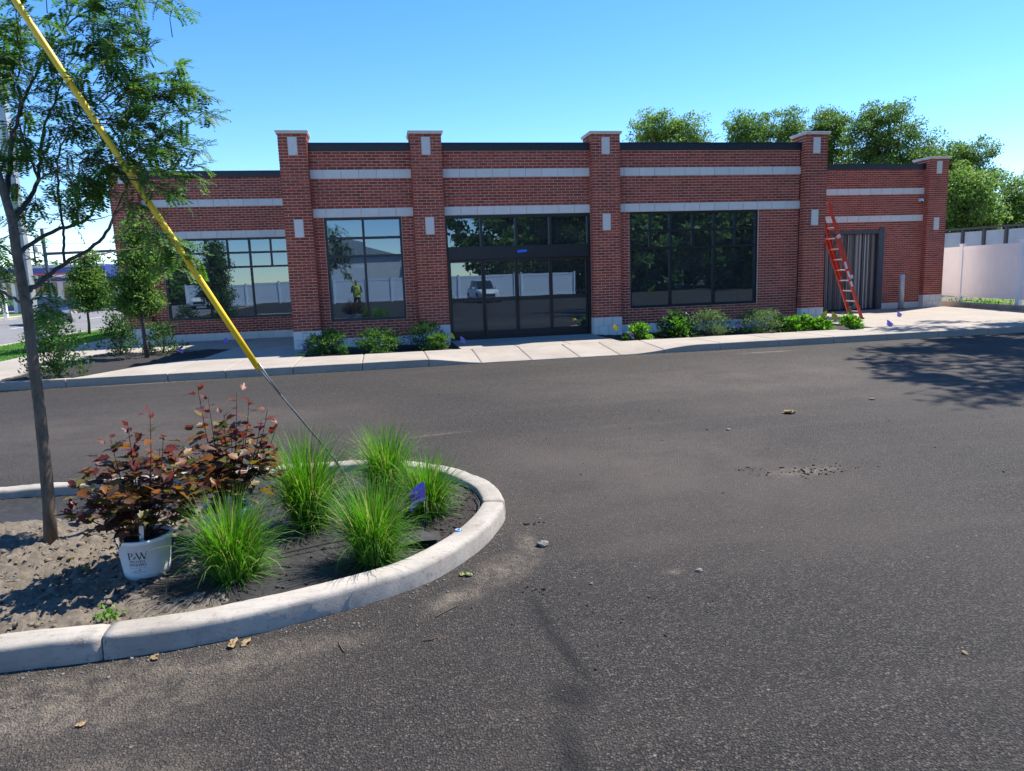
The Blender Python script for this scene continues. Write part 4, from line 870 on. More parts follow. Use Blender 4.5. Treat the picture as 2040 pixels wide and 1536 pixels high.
# ---------------------------------------------------------------- honey locust in the island
TB = gnd(103, 1083, -.03); loc = empty('honey_locust', TB, 'young honey locust tree with feathery leaves standing in the island', 'tree')
DT = float((TB-CAM)@CF)
def bp(u, v, dd=0.): return at(u, v, DT+abs(dd)*1.5+.16*min(1, abs(dd)*10))
tr_px = [(103, 1090, 0), (97, 1010, 0), (89, 900, 0), (78, 800, 0), (68, 730, 0), (57, 640, 0), (43, 560, 0), (33, 500, 0), (24, 440, 0), (10, 395, .02), (-8, 330, .03), (-22, 240, .06), (-30, 120, .05), (-38, 0, 0), (-45, -120, 0)]
tr_r = [0.0408, 0.0363, 0.0341, 0.0323, 0.0318, 0.0306, 0.0295, 0.0284, 0.0267, 0.0249, 0.0227, 0.0193, 0.0159, 0.0114, 0.0068]
mb = MB(); mb.tube([bp(*p_)+np.array([random.uniform(-.004, .004), 0, 0]) for p_ in tr_px], tr_r, 14); mb.build('trunk', 'bark', loc, smooth=True)
BRN = [  # branch polylines: (x, y, depth offset) in photo pixels, start and end radius
 ([(42, 588, 0), (70, 570, -.05), (98, 547, -.1), (139, 519, -.18), (199, 481, -.3), (226, 435, -.38), (252, 373, -.42), (272, 335, -.45), (300, 300, -.5), (335, 262, -.55)], .026, .006),
 ([(34, 508, 0), (84, 472, .08), (130, 452, .15), (171, 439, .22), (190, 410, .26), (206, 378, .3), (225, 330, .35), (240, 290, .4)], .022, .006),
 ([(22, 437, 0), (45, 415, .05), (60, 393, .1), (77, 357, .12), (80, 311, .15), (88, 255, .2), (110, 200, .25), (128, 150, .3)], .028, .007),
 ([(77, 357, .12), (55, 304, .1), (43, 267, .08), (36, 230, .05), (40, 190, 0)], .014, .006),
 ([(12, 400, .02), (20, 340, -.1), (24, 278, -.15), (36, 242, -.2), (46, 207, -.22), (65, 164, -.25), (93, 99, -.3), (129, 52, -.35), (150, 0, -.4)], .026, .006),
 ([(46, 207, -.22), (28, 177, -.2), (39, 138, -.22), (39, 90, -.25), (41, 40, -.3)], .012, .004),
 ([(129, 522, -.16), (127, 480, -.2), (126, 453, -.22), (115, 366, -.3), (117, 311, -.32), (135, 262, -.36), (160, 224, -.4), (194, 198, -.42), (226, 177, -.45), (259, 168, -.48), (302, 160, -.5), (350, 165, -.52)], .014, .004),
 ([(211, 183, -.44), (213, 160, -.42), (207, 151, -.42), (200, 101, -.4), (188, 50, -.38), (180, 0, -.36)], .008, .004),
 ([(135, 524, -.2), (175, 512, -.35), (255, 497, -.6), (321, 481, -.75), (343, 466, -.8), (365, 455, -.85)], .008, .003),
 ([(300, 300, -.5), (326, 257, -.6), (332, 233, -.62), (356, 218, -.65), (395, 215, -.68)], .006, .003),
 ([(252, 373, -.42), (275, 352, -.5), (310, 335, -.55), (345, 325, -.6), (380, 345, -.65)], .007, .003),
 ([(50, 640, 0), (58, 620, -.05), (65, 598, -.1), (85, 592, -.15), (105, 605, -.2)], .015, .004),
 ([(40, 600, 0), (10, 585, -.1), (-20, 570, -.15), (-60, 560, -.2)], .014, .006), ([(33, 515, 0), (5, 490, -.1), (-20, 470, -.2)], .010, .005),
 ([(80, 311, .15), (100, 290, .1), (118, 262, .08), (150, 240, .05)], .008, .003), ([(171, 439, .22), (200, 436, .25), (222, 428, .3)], .007, .003), ([(98, 547, -.1), (110, 552, -.2), (150, 545, -.3), (200, 528, -.4)], .006, .003),
 ([(77, 357, .12), (100, 345, .05), (130, 330, 0), (160, 322, -.05)], .009, .003), ([(129, 52, -.35), (180, 20, -.4), (240, 15, -.45), (300, 4, -.5), (335, 8, -.52)], .008, .003), ([(200, 101, -.4), (225, 70, -.42), (250, 55, -.45)], .005, .002)]
allp = []
for pts, r0, r1 in BRN:
    Q = catmull([bp(*p_) for p_ in pts], 5); Q += rng.normal(size=Q.shape)*.004; mb = MB(); mb.tube(Q, np.linspace(r0*.66, r1*.6, len(Q)), 8); mb.build('branch', 'bark_twig', loc, smooth=True); allp += list(Q)
allp = np.array(allp)
CL = [(60, 25, 75, 48), (150, 30, 80, 60), (225, 30, 70, 50), (285, 12, 40, 20), (335, 14, 22, 7), (200, 95, 50, 34), (140, 110, 60, 34), (70, 110, 50, 20), (15, 60, 45, 26), (5, 150, 45, 28), (95, 190, 45, 20), (20, 215, 50, 40), (215, 60, 50, 26), (255, 60, 30, 14),
      (290, 150, 45, 30), (345, 150, 40, 24), (375, 185, 30, 14), (395, 225, 38, 22), (340, 210, 45, 30), (275, 215, 50, 40), (240, 250, 50, 34), (300, 270, 55, 46), (350, 295, 45, 34), (375, 335, 28, 18), (300, 335, 55, 44), (335, 365, 36, 22), (230, 310, 45, 32), (170, 225, 45, 22), (115, 250, 45, 30), (100, 300, 42, 26),
      (165, 290, 45, 30), (45, 290, 36, 20), (150, 345, 42, 26), (205, 375, 40, 24), (265, 395, 30, 10), (120, 390, 30, 10), (170, 405, 36, 16), (20, 345, 40, 24), (55, 395, 26, 12), (70, 450, 26, 8), (140, 430, 26, 8), (320, 470, 36, 22), (360, 478, 30, 18), (345, 525, 30, 16), (375, 505, 18, 7), (115, 620, 30, 16),
      (70, 505, 20, 7), (5, 500, 40, 20), (12, 555, 34, 16), (5, 440, 30, 14), (-40, 300, 60, 40), (-50, 120, 70, 50), (200, 165, 36, 14), (240, 165, 40, 18), (270, 100, 24, 8), (200, 350, 40, 18), (85, 560, 16, 4), (180, 120, 30, 12)]
FV = []; twigs = MB()
def frond(p, d, L, curl):
    """a pinnate leaf: drooping midrib with paired leaflets"""
    npair = random.randint(9, 13); side = np.cross(d, (0, 0, 1.)); side /= np.linalg.norm(side)+1e-9; q = p.copy(); dd = d.copy(); out = []
    for k in range(npair):
        dd = dd+np.array([0, 0, -curl/npair]); dd /= np.linalg.norm(dd); q = q+dd*L/npair; nr = np.cross(side, dd)
        sz = .041*(1-.35*abs(k/npair-.45))*(L/.16)**.7
        for s in (-1, 1):
            ax = side*s*.9+dd*.45+nr*random.uniform(-.3, .15); ax /= np.linalg.norm(ax); b = np.cross(ax, nr); b /= np.linalg.norm(b)+1e-9; w = sz*.19
            out += [q, q+ax*sz*.5+b*w, q+ax*sz, q+ax*sz*.5-b*w]
    FV.extend(out); twigs.tube([p, p+d*L*.5+np.array([0, 0, -.15*curl*L]), q], [.0014, .001, .0006], 3, False)
rs = 1/FPX*DT
for (u, v, r, n_) in CL:
    cc = bp(u, v, 0); j = np.argmin(((allp-cc)**2).sum(1)); dep_off = max(0, float((allp[j]-CAM)@CF)-DT-.16)/1.5+.08
    cc = bp(u, v, dep_off); src = allp[np.argmin(((allp-cc)**2).sum(1))]; n_ = round(n_*1.0); nt_ = max(2, n_//5)
    for k in range(nt_):
        a = random.uniform(0, 6.283); q = math.sqrt(random.random())*r; e = bp(u+q*math.cos(a), v+q*math.sin(a)*.9, dep_off+random.uniform(-.05, .26)*(r/45)); j = np.argmin(((allp-e)**2).sum(1)); s0 = allp[j]; s0 = e+(s0-e)*min(1., .30/(np.linalg.norm(s0-e)+1e-6))
        mid = (s0+e)/2+np.array([random.uniform(-.02, .02), random.uniform(-.02, .02), .03]); Q = [s0, mid, e]; twigs.tube(Q, [.0032, .0024, .0012], 4, False)
        for f_ in range(max(3, round(n_/nt_*1.25))):
            t_ = random.uniform(.35, 1.); p_ = (mid if t_ < .6 else e)*.5+(mid*(1-t_)+e*t_)*.5; d = unit(e-s0)*.5+rng.normal(size=3)*np.array([.7, .7, .35]); d[2] += .10; d = unit(d); frond(p_, d, random.uniform(.11, .20), random.uniform(.3, 1.3))
fo = arr('leaves', np.array(FV), quads(len(FV)), 'locust_leaf', loc); tag(fo, kind='stuff'); tag(twigs.build('twigs', 'bark_twig', loc), kind='stuff')

# ---------------------------------------------------------------- trees and shrubs
def tree(name, label, base, crowns, trunk_r, nclump, nleaf, ls, mat, cat='tree', group=None, spread=.5, trunk='bark', fork=.35, aspect=.55):
    """trunk and limbs carrying many leaf clumps spread through ellipsoids (centre, radii)"""
    t = empty(name, base, label, cat, group); base = np.array(base, float); crowns = [(np.array(c, float), np.array(r, float)) for c, r in crowns]
    cs = []; vol = np.array([r[0]*r[1]*r[2] for c, r in crowns]); pick = rng.choice(len(crowns), nclump, p=vol/vol.sum())
    for k in pick:
        c, r = crowns[k]; d = unit(rng.normal(size=3)); rad = rng.uniform(.2, 1.)**.5*rng.uniform(.75, 1.25); cs.append(c+d*r*rad)
    cs = np.array(cs); top = crowns[0][0].copy(); zlo = min(c[2]-r[2] for c, r in crowns); zf = base[2]+max(.3, (zlo-base[2]))*.95
    mb = MB(); cz = max(c[2] for c, r in crowns); axis_top = np.array([top[0], top[1], cz]); f0 = np.array([base[0]*.6+top[0]*.4, base[1]*.6+top[1]*.4, zf])
    mb.tube([base, (base+f0)/2+rng.normal(size=3)*trunk_r*.3, f0, (f0+axis_top)/2+rng.normal(size=3)*trunk_r, axis_top], [trunk_r*1.15, trunk_r*.95, trunk_r*.8, trunk_r*.5, trunk_r*.2], 10); mb.build('trunk', trunk, t, smooth=True)
    mb = MB()
    for c in cs[::max(1, nclump//34)]:
        s = f0+(axis_top-f0)*random.uniform(0, .75); m_ = (s+c)/2+np.array([0, 0, -.06*np.linalg.norm(c-s)])+rng.normal(size=3)*.05; mb.tube([s, m_, c], [trunk_r*.32, trunk_r*.2, trunk_r*.06], 5, False)
    mb.build('limbs', trunk, t)
    n_ = nleaf//nclump; sp = rng.uniform(.6, 1.2, (nclump, 1, 1))*spread; dv = unit(rng.normal(size=(nclump, n_, 3)))*rng.uniform(0, 1, (nclump, n_, 1))**.45; C = (cs[:, None]+dv*1.7*sp*np.array([1, 1, .6])).reshape(-1, 3)
    o = arr('crown', leaves(C, ls, ls*aspect, .6), quads(len(C)*4), mat, t); tag(o, kind='stuff'); return t
def bgtree(x0, x1, y0, y1, Dp, mat, label, nclump=150, nleaf=12000, ls=.22, group='trees beyond the building', spread=.36, extra=(), tr=.2):
    k = Dp/FPX; c = at((x0+x1)/2, (y0+y1)/2, Dp); rx, rz = (x1-x0)/2*k*.92, (y1-y0)/2*k*.95; cr = [(c, (rx, rx*.9, rz))]
    for (a, b, r1, r2) in extra: cr.append((at(a, b, Dp+random.uniform(-1, 1)), (r1*k, r1*k, r2*k)))
    return tree('tree', label, (c[0], c[1], -.17), cr, tr, nclump, nleaf, ls, mat, group=group, spread=spread)
bgtree(1255, 1420, 235, 345, 42, 'tree_light', 'pale green tree above the roof beside the third pillar', 195, 17100, .15, extra=((1300, 255, 45, 30), (1375, 262, 40, 28)))
bgtree(1440, 1600, 232, 350, 43, 'tree_mid', 'rounded mid-green tree above the roof left of the corner pillar', 195, 17100, .15, extra=((1480, 255, 45, 30), (1560, 258, 45, 34)))
bgtree(1600, 1705, 226, 390, 44, 'tree_dark', 'dark green tree directly behind the tall corner pillar', 195, 17100, .15, extra=((1650, 250, 45, 32), (1610, 285, 40, 40)))
bgtree(1690, 1850, 210, 400, 41, 'tree_dark', 'tallest dark green tree rising above the lower wing', 282, 26600, .15, extra=((1765, 232, 55, 30), (1810, 300, 60, 50), (1725, 270, 50, 50), (1770, 330, 90, 40)))
bgtree(1830, 1900, 290, 420, 43, 'tree_mid', 'smaller mid-green tree just left of the end pillar', 108, 9500, .15, extra=((1870, 330, 45, 40),))
bgtree(1870, 1985, 285, 460, 44, 'tree_dark', 'airy dark tree leaning out behind the end pillar', 152, 13300, .15, extra=((1950, 300, 35, 28), (1905, 320, 40, 36)))
bgtree(1868, 1972, 325, 560, 36.5, 'tree_light', 'sunlit yellow-green maple right of the end pillar', 239, 22800, .15, extra=((1905, 365, 40, 36), (1945, 420, 45, 60)))
bgtree(1955, 2130, 352, 540, 42, 'tree_mid', 'leafy green tree at the photo edge above the pale fence', 282, 26600, .15, extra=((2010, 372, 55, 36), (1985, 450, 50, 60), (2050, 430, 60, 60)))
bgtree(2060, 2260, 330, 560, 38, 'tree_dark', 'dark tree continuing the tree belt past the photo edge', 130, 11400, .15)
# the big tree that shades the asphalt at the side of the lot
tree('tree', 'tall shade tree beyond the fence whose shadow falls across the lot', (22.5, -7.5, -.1), [((19.4, -5.6, 10.6), (5.0, 4.6, 2.8)), ((20.6, -1.2, 11.6), (3.3, 3.0, 2.2)), ((17.8, -8.5, 9.6), (4.0, 3.6, 2.2))], .34, 330, 40000, .24, 'tree_dark', group='shade trees beside the lot', spread=.5)
for (x, y, h, r, m_, lb) in ((20, -44, 13, 6.5, 'tree_dark', 'large dark tree behind the viewer mirrored in the wide window'), (31, -45, 14, 8, 'tree_mid', 'broad green tree behind the viewer mirrored in wide window glass'), (43, -42, 13, 8, 'tree_dark', 'dark tree past the lot edge mirrored in the far window panes'), (17, -62, 16, 8, 'tree_dark', 'distant dark tree mirrored in the sliding doors'), (-23, -52, 7, 3.6, 'tree_mid', 'round tree mirrored in the wing window')):
    tree('tree', lb, (x, y, -.15), [((x, y, h*.32), (r*1.25, r*1.1, h*.36)), ((x-r*.2, y, h*.72), (r*.95, r*.9, h*.32)), ((x+r*.6, y, h*.25), (r, r, h*.28))], .25, 330, 26000, .62, m_, group='trees behind the viewer', spread=.7)
# columnar saplings on the street side
b1 = gnd(293, 712, -.03)
def col_tree(u, vb, zb, x0, x1, y0, y1, label, name, nclump, nleaf, ls, Dd=None):
    b = gnd(u, vb, zb); Dp = float((b-CAM)@CF); k = Dp/FPX; c = at((x0+x1)/2, (y0+y1)/2, Dp); cr = []
    for f_, w_ in ((.88, .9), (.66, 1.), (.45, .85), (.25, .6), (.08, .35)):
        vv = y0+(y1-y0)*f_; cr.append((at((x0+x1)/2, vv, Dp), ((x1-x0)/2*k*w_, (x1-x0)/2*k*w_, (y1-y0)*.14*k)))
    return tree(name, label, b, cr, .045, nclump, nleaf, ls, 'tree_mid', group='young street trees', spread=.22, trunk='bark_twig')
col_tree(293, 712, -.03, 236, 312, 430, 622, 'narrow young tree in the mulch bed before the wing corner', 'young_tree', 120, 9000, .085)
col_tree(178, 668, -.05, 138, 212, 495, 618, 'round-headed young street tree on the verge by the road', 'young_tree', 90, 8000, .11)
# a leafy spray in front of the wing: taller leader
def bush(u, vb, w, h, label, mat, n_, ls, asp, name='shrub', group=None, z=-.03, upright=.3, clumps=40, stems=8):
    b = gnd(u, vb, z); t = empty(name, b, label, 'shrub', group); mb = MB(); C = []; AX = []
    for s in range(stems):
        a = random.uniform(0, 6.283); rr = random.uniform(.2, .8)*w/2; mb.tube([b, b+np.array([math.cos(a)*rr*.6, math.sin(a)*rr*.6, h*.45]), b+np.array([math.cos(a)*rr, math.sin(a)*rr, h*random.uniform(.6, 1.02)])], [.008, .006, .002], 4, False)
    mb.build('stems', 'bark_twig', t)
    for c in range(clumps):
        a = random.uniform(0, 6.283); q = random.random()**.5; zz = random.uniform(.05, 1.); rr = w/2*q*math.sqrt(max(.05, 1-(zz*.92)**2.2)); ctr = b+np.array([math.cos(a)*rr, math.sin(a)*rr, zz*h]); m_ = n_//clumps
        out = np.array([math.cos(a)*q, math.sin(a)*q, upright+.5*zz]); C.append(ctr+rng.normal(size=(m_, 3))*np.array([w*.075, w*.075, h*.07])); AX.append(np.tile(out, (m_, 1)))
    C = np.concatenate(C); AX = np.concatenate(AX); C[:, 2] = np.maximum(C[:, 2], b[2]+.01)
    o = arr('foliage', leaves(C, ls, ls*asp, .4, AX, jit=.75), quads(len(C)*4), mat, t); tag(o, kind='stuff'); return t
G1 = 'shrubs planted along the facade'
bush(655, 706, 0.95, 0.47, 'feathery green shrub in the bed beside the first front pillar', 'shrub_yew', 3000, .085, .20, group=G1, clumps=70)
bush(757, 700, 1.03, 0.47, 'feathery green shrub centred under the tall two-pane window', 'shrub_yew', 3200, .085, .20, group=G1, clumps=70)
bush(846, 694, 0.85, 0.55, 'dark shrub in shade against the pillar left of the doors', 'shrub_dark', 2200, .085, .20, group=G1, clumps=60)
bush(873, 697, 0.56, 0.32, 'small bright green shrub at the bed corner next to the doors', 'shrub_yew', 1800, .075, .22, group=G1, clumps=40)
bush(1272, 676, 0.59, 0.35, 'low broadleaf shrub just right of the third pillar', 'shrub_bright', 800, .085, .55, group=G1)
bush(1345, 671, 0.81, 0.55, 'upright broadleaf shrub under the left end of the wide window', 'shrub_dark', 1300, .09, .55, group=G1, clumps=50)
bush(1352, 673, 0.45, 0.42, 'bright glossy shrub in front of the upright dark one', 'shrub_bright', 420, .085, .5, group=G1)
bush(1412, 667, 1.03, 0.55, 'grey-green feathery shrub under the middle of the wide window', 'shrub_grey', 3000, .075, .2, group=G1, clumps=70)
bush(1512, 662, 1.12, 0.52, 'grey-green feathery shrub under the right end of wide window', 'shrub_grey', 3000, .075, .2, group=G1, clumps=70)
bush(1551, 661, 0.45, 0.32, 'small dark leafy plant beside the last feathery shrub', 'shrub_dark', 420, .085, .55, group=G1)
bush(1574, 661, 0.47, 0.30, 'bright low plant, first of the row before the corner pillar', 'shrub_bright', 420, .10, .55, group=G1)
bush(1600, 658, 0.56, 0.33, 'bright low plant, tallest of the row before the corner pillar', 'shrub_bright', 480, .10, .55, group=G1)
bush(1632, 657, 0.54, 0.27, 'bright low plant at the corner pillar, nearest the yellow flags', 'shrub_bright', 460, .10, .55, group=G1)
bush(1693, 655, 0.47, 0.27, 'lone bright low plant in front of the ladder feet', 'shrub_bright', 440, .10, .55, group=G1, z=0)
bush(118, 752, 1.0, 1.08, 'large leafy shrub at the end of the mulch bed by the kerb', 'shrub_dark', 2600, .07, .48, group='shrubs in the street-side bed', clumps=80, stems=12)
bush(122, 750, .85, 1.12, 'sunlit upper shoots mixed into the large leafy shrub', 'shrub_bright', 700, .065, .48, group='shrubs in the street-side bed', clumps=40, stems=10) if False else None
bush(240, 706, .82, .95, 'leafy shrub standing left of the sapling by the wing corner', 'shrub_dark', 1500, .075, .5, group='shrubs in the street-side bed', clumps=55)
bush(326, 704, .95, .72, 'dark open shrub right of the sapling under the wing window', 'shrub_dark', 900, .08, .5, group='shrubs in the street-side bed', clumps=45)
bush(1790, 600, 1.6, .5, 'low weeds under', 'shrub_bright', 10, .1, .5) if False else None
for (x, y, lb) in ((20.6, 4.2, 'tuft of weeds showing under the pale fence beside its first post'), (20.2, 2.9, 'tuft of weeds under the fence midway between its posts')):
    t = empty('weed_tuft', (x, y, .03), lb, 'weeds'); N = 260; C = np.array([x, y, .05])+rng.normal(size=(N, 3))*np.array([.35, .5, .08]); C[:, 2] = np.abs(C[:, 2]); tag(arr('leaf_tuft', leaves(C, .11, .05), quads(N*4), 'shrub_bright', t), kind='stuff')

# ---------------------------------------------------------------- ladder, bollards, cameras
ld = empty('extension_ladder', (13.0, .35, 0), 'red extension ladder leaning against the side of the corner pillar', 'ladder')
A0, A1 = np.array([13.02, 0, 0]), np.array([11.80, 0, 3.16]); dl = (A1-A0)/np.linalg.norm(A1-A0); nl_ = np.array([-dl[2], 0, dl[0]]); Llen = np.linalg.norm(A1-A0)
def rail(y, s0, s1, off, mat='ladder_red', wd=.028):
    mb = MB(); a = A0+dl*s0+nl_*off+np.array([0, y, 0]); b = A0+dl*s1+nl_*off+np.array([0, y, 0]); c = (a+b)/2; h = (b-a)/2
    mb.obox(c, nl_*.038, np.array([0, .006, 0]), h)
    for sg in (-1, 1): mb.obox(c+nl_*.033*sg+np.array([0, (wd/2+.005)*(1 if y < .35 else -1), 0]), nl_*.005, np.array([0, wd/2, 0]), h*.9995)
    return mb.build('rail', mat, ld)
ya, yb = .12, .62
for y in (ya, yb): rail(y, .05, 2.42, 0)
for y in (ya+.035, yb-.035): rail(y, 1.25, Llen, -.085)
for k in range(8): mb = MB(); p_ = A0+dl*(.30+k*.3048-.04); mb.tube([p_+np.array([0, ya, 0]), p_+np.array([0, yb, 0])], .016, 8); mb.build('rung', 'aluminium', ld)
for k in range(6): mb = MB(); p_ = A0+dl*(1.45+k*.3048)-nl_*.085; mb.tube([p_+np.array([0, ya+.03, 0]), p_+np.array([0, yb-.03, 0])], .016, 8); mb.build('rung', 'aluminium', ld)
for y in (ya, yb): mb = MB(); mb.obox(A0+dl*.03+np.array([0, y, .02]), (.045, 0, 0), (0, .03, 0), (0, 0, .02)); mb.build('foot', 'rubber', ld)
for s0, s1 in ((1.28, 1.45), (1.52, 1.72), (1.0, 1.15)): mb = MB(); p_ = A0+dl*(s0+s1)/2+np.array([0, ya-.008, 0]); mb.obox(p_, nl_*.03, np.array([0, .001, 0]), dl*(s1-s0)/2); mb.build('sticker', 'sticker', ld)
for s0 in (1.25, 2.42): mb = MB(); p_ = A0+dl*s0+np.array([0, ya-.006, 0])-nl_*.04; mb.obox(p_, nl_*.06, np.array([0, .016, 0]), dl*.04); mb.build('guide_bracket', 'aluminium', ld)
mb = MB(); p_ = np.array([12.9, .5, 0]); mb.box(12.86, 12.94, .47, .53, 0, .36); tag(mb.build('timber_offcut', 'bark'), 'short grey timber standing between the ladder feet', 'timber')
def bollard(x, y, h, r, label):
    t = empty('bollard', (x, y, 0), label, 'bollard', 'steel bollards at the delivery door'); mb = MB(); mb.lathe((x, y, -.05), [(r, 0), (r, h), (r*.8, h+.03), (r*.35, h+.05)], 16); mb.build('post', 'galvanised', t, smooth=True)
    mb = MB(); mb.lathe((x, y, -.02), [(r+.05, 0), (r+.05, .035), (r+.002, .04)], 16); mb.build('base_plate', 'steel_dark', t); return t
bollard(17.02, 3.55, 1.16, .085, 'dark steel bollard standing right of the delivery door'); bollard(13.85, 3.45, 1.16, .11, 'dark steel bollard half hidden behind the corner pillar')
def seccam(x, y, z, label):
    t = empty('security_camera', (x, y, z), label, 'camera', 'wall cameras'); mb = MB(); mb.tube([(x, y+.0, z), (x, y-.05, z)], [.06, .055], 16); mb.build('mount', 'camera_white', t)
    mb = MB(); mb.tube([(x, y-.05, z-.01), (x, y-.09, z-.02), (x, y-.13, z-.05), (x, y-.15, z-.08)], [.062, .066, .055, .02], 16); mb.build('dome', 'camera_white', t, smooth=True); mb = MB(); mb.tube([(x-.02, y-.115, z-.07), (x-.03, y-.16, z-.085)], .03, 12); mb.build('lens', 'frame', t); return t
seccam(18.0, YR+D-.01, 3.59, 'small white camera high on the wing beside the end pillar'); seccam(-6.08, YL+D-.01, 3.66, 'small white camera on the street-side wing between stone bands')

# ---------------------------------------------------------------- fence and panel wall
def fence(P, h, gap, label, zb=.06, spacing=None):
    P = [np.array(p_, float) for p_ in P]; t = empty('vinyl_fence', (P[0][0], P[0][1], zb), label, 'fence')
    for p_ in P: mb = MB(); mb.box(p_[0]-.065, p_[0]+.065, p_[1]-.065, p_[1]+.065, zb-.1, zb+h+.06); po = mb.build('post', 'vinyl', t); mb = MB(); mb.box(p_[0]-.08, p_[0]+.08, p_[1]-.08, p_[1]+.08, zb+h+.062, zb+h+.095); mb.build('post_cap', 'vinyl', po)
    for a, b in zip(P[:-1], P[1:]):
        d = (b-a)/np.linalg.norm(b-a); L = np.linalg.norm(b-a)-.13; a0 = a+d*.065
        for z0, z1 in ((gap, gap+.16), (h-.16, h)): mb = MB(); mb.bar((*a0, zb+(z0+z1)/2), (*(a0+d*L), zb+(z0+z1)/2), .05, z1-z0); mb.build('rail', 'vinyl', t)
        nb = max(1, round(L/.152)); w = L/nb
        for k in range(nb): mb = MB(); mb.bar((*(a0+d*(k*w+.004)), zb+(gap+h)/2), (*(a0+d*((k+1)*w-.004)), zb+(gap+h)/2), .022, h-gap-.32); mb.build('board', 'vinyl', t)
    return t
fd = np.array([19.4-20.25, 1.43-4.6]); q0 = np.array([20.25, 4.6])
fence([q0-2*fd, q0-fd, q0, q0+fd, q0+2*fd, q0+3*fd], 1.95, .21, 'white vinyl privacy fence beside the end of the building')
t = empty('panel_wall', (27, 2, 0), 'tall wall of blue-grey panels in dark frames behind the white fence', 'wall')
pa_ = at(1885, 458, 32.0); d2_ = ray(2040, 446); pb_ = CAM+d2_*((pa_[2]-CAM[2])/d2_[2]); wa, wb = pa_[:2]-(pb_-pa_)[:2]*.6, pa_[:2]+(pb_-pa_)[:2]*2.2; dw = (wb-wa)/np.linalg.norm(wb-wa); Lw = np.linalg.norm(wb-wa); npn = max(6, round(Lw/.95)); ww = Lw/npn; htop = float(pa_[2])-.06; t.location = (wa[0], wa[1], 0)
for k in range(npn+1): p_ = wa+dw*ww*k; mb = MB(); mb.box(p_[0]-.05, p_[0]+.05, p_[1]-.06, p_[1]+.06, -.2, htop); mb.build('post', 'panel_frame', t)
for k in range(npn): a = wa+dw*(ww*k+.1); b = wa+dw*(ww*(k+1)-.1); mb = MB(); mb.bar((*a, htop/2-.05), (*b, htop/2-.05), .04, htop-.1); mb.build('panel', 'panel_blue', t)
mb = MB(); mb.bar((*wa, htop+.04), (*wb, htop+.04), .16, .08); mb.build('top_rail', 'panel_frame', t)

# ---------------------------------------------------------------- street side: poles, station, cars
def pole(u0, v0, Dp, htop_, r0, r1, mat, label, name='light_pole', n=8):
    b = at(u0, v0, Dp); b[2] = -.15; t = empty(name, b, label, 'pole'); mb = MB(); mb.tube([b, b+np.array([0, 0, htop_])], [r0, r1], n); mb.build('shaft', mat, t); mb = MB(); mb.lathe(b, [(r0*2, 0), (r0*2, .06), (r0*1.2, .1)], n); mb.build('base', mat, t); return t, b
pole(58, 600, 19.5, 11, .20, .15, 'galvanised', 'pale grey faceted steel pole partly behind the honey locust trunk')
t, b = pole(101, 590, 40, 5.25, .11, .09, 'steel_dark', 'dark steel signal mast with a long level arm beside the street', 'signal_mast', 10)
e_ = at(330, 497, 40); mb = MB(); mb.tube([(b[0], b[1], b[2]+3.85), (e_[0], e_[1], b[2]+3.95)], [.085, .06], 8); mb.build('mast_arm', 'steel_dark', t)
t1, b1_ = pole(76, 560, 95, 8.6, .16, .11, 'bark', 'thin wooden utility pole far behind the signal mast', 'utility_pole'); mb = MB(); mb.bar(b1_+np.array([-1.1, .3, 8.0]), b1_+np.array([1.1, -.3, 8.0]), .1, .12); mb.build('crossarm', 'bark', t1); mb = MB(); mb.lathe(b1_+np.array([.3, 0, 7.1]), [(.22, 0), (.22, .7), (.1, .8)], 10); mb.build('transformer', 'galvanised', t1)
for i, (v1, v2) in enumerate(((478, 482), (488, 490), (497, 500), (524, 522))):
    a = at(-60, v1, 93); c_ = at(270, v2, 97); mid = (a+c_)/2+np.array([0, 0, -.35]); mb = MB(); mb.tube(catmull([a, mid, c_], 6), .022, 4, False); tag(mb.build('overhead_wire', 'rubber'), ['overhead wire at the utility pole, the topmost', 'overhead wire at the utility pole, second from the top', 'overhead wire at the utility pole, third from the top', 'overhead wire at the utility pole, the lowest'][i], 'wire', 'overhead wires')
pole(8, 600, 46, 2.2, .16, .13, 'tag_white', 'short white post on the grass across the street', 'street_post')
# fuel station
cc = at(70, 545, 62); st = empty('fuel_station', (cc[0], cc[1], -.15), 'low white building with blue bands and canopy across the street', 'building'); cx, cy = cc[0], cc[1]
rt = np.array([.96, -.28, 0]); fw_ = np.array([.28, .96, 0])
def sb(name, dx, dy, z0, z1, w_, d_, mat, par=None): mb = MB(); c = np.array([cx, cy, (z0+z1)/2])+rt*dx+fw_*dy; mb.obox(c, rt*w_/2, fw_*d_/2, (0, 0, (z1-z0)/2)); return mb.build(name, mat, par or st)
ztop = cc[2]+.45
cp = sb('canopy', 1, 0, ztop-1.0, ztop, 17, 8, 'station_blue'); sb('stripe', 1, -4.03, ztop-.72, ztop-.60, 17.02, .03, 'station_red', cp); sb('stripe', 1, -4.04, ztop-.98, ztop-.74, 17.03, .03, 'white_paint', cp); sb('fascia', 1, -4.03, ztop-.14, ztop+.06, 17.04, .05, 'panel_blue', cp)
for dx in (-6, 0, 6): sb('column', dx, -2.5, -.15, ztop-1, .35, .35, 'white_paint')
wl = sb('store_wall', 1, 9, -.15, 3.4, 20, 6, 'white_paint'); sb('band', 1, 5.97, 2.6, 3.3, 20.02, .04, 'station_blue', wl); sb('band', 1, 5.97, -.1, .8, 20.02, .04, 'station_blue', wl)
for k in range(6): sb('shop_window', -7+k*3, 5.96, .9, 2.5, 2.3, .05, 'car_glass', wl)
for dx in (-6, 0): sb('fuel_pump', dx+.9, -2.5, -.15, 1.5, .7, .45, 'tag_white')
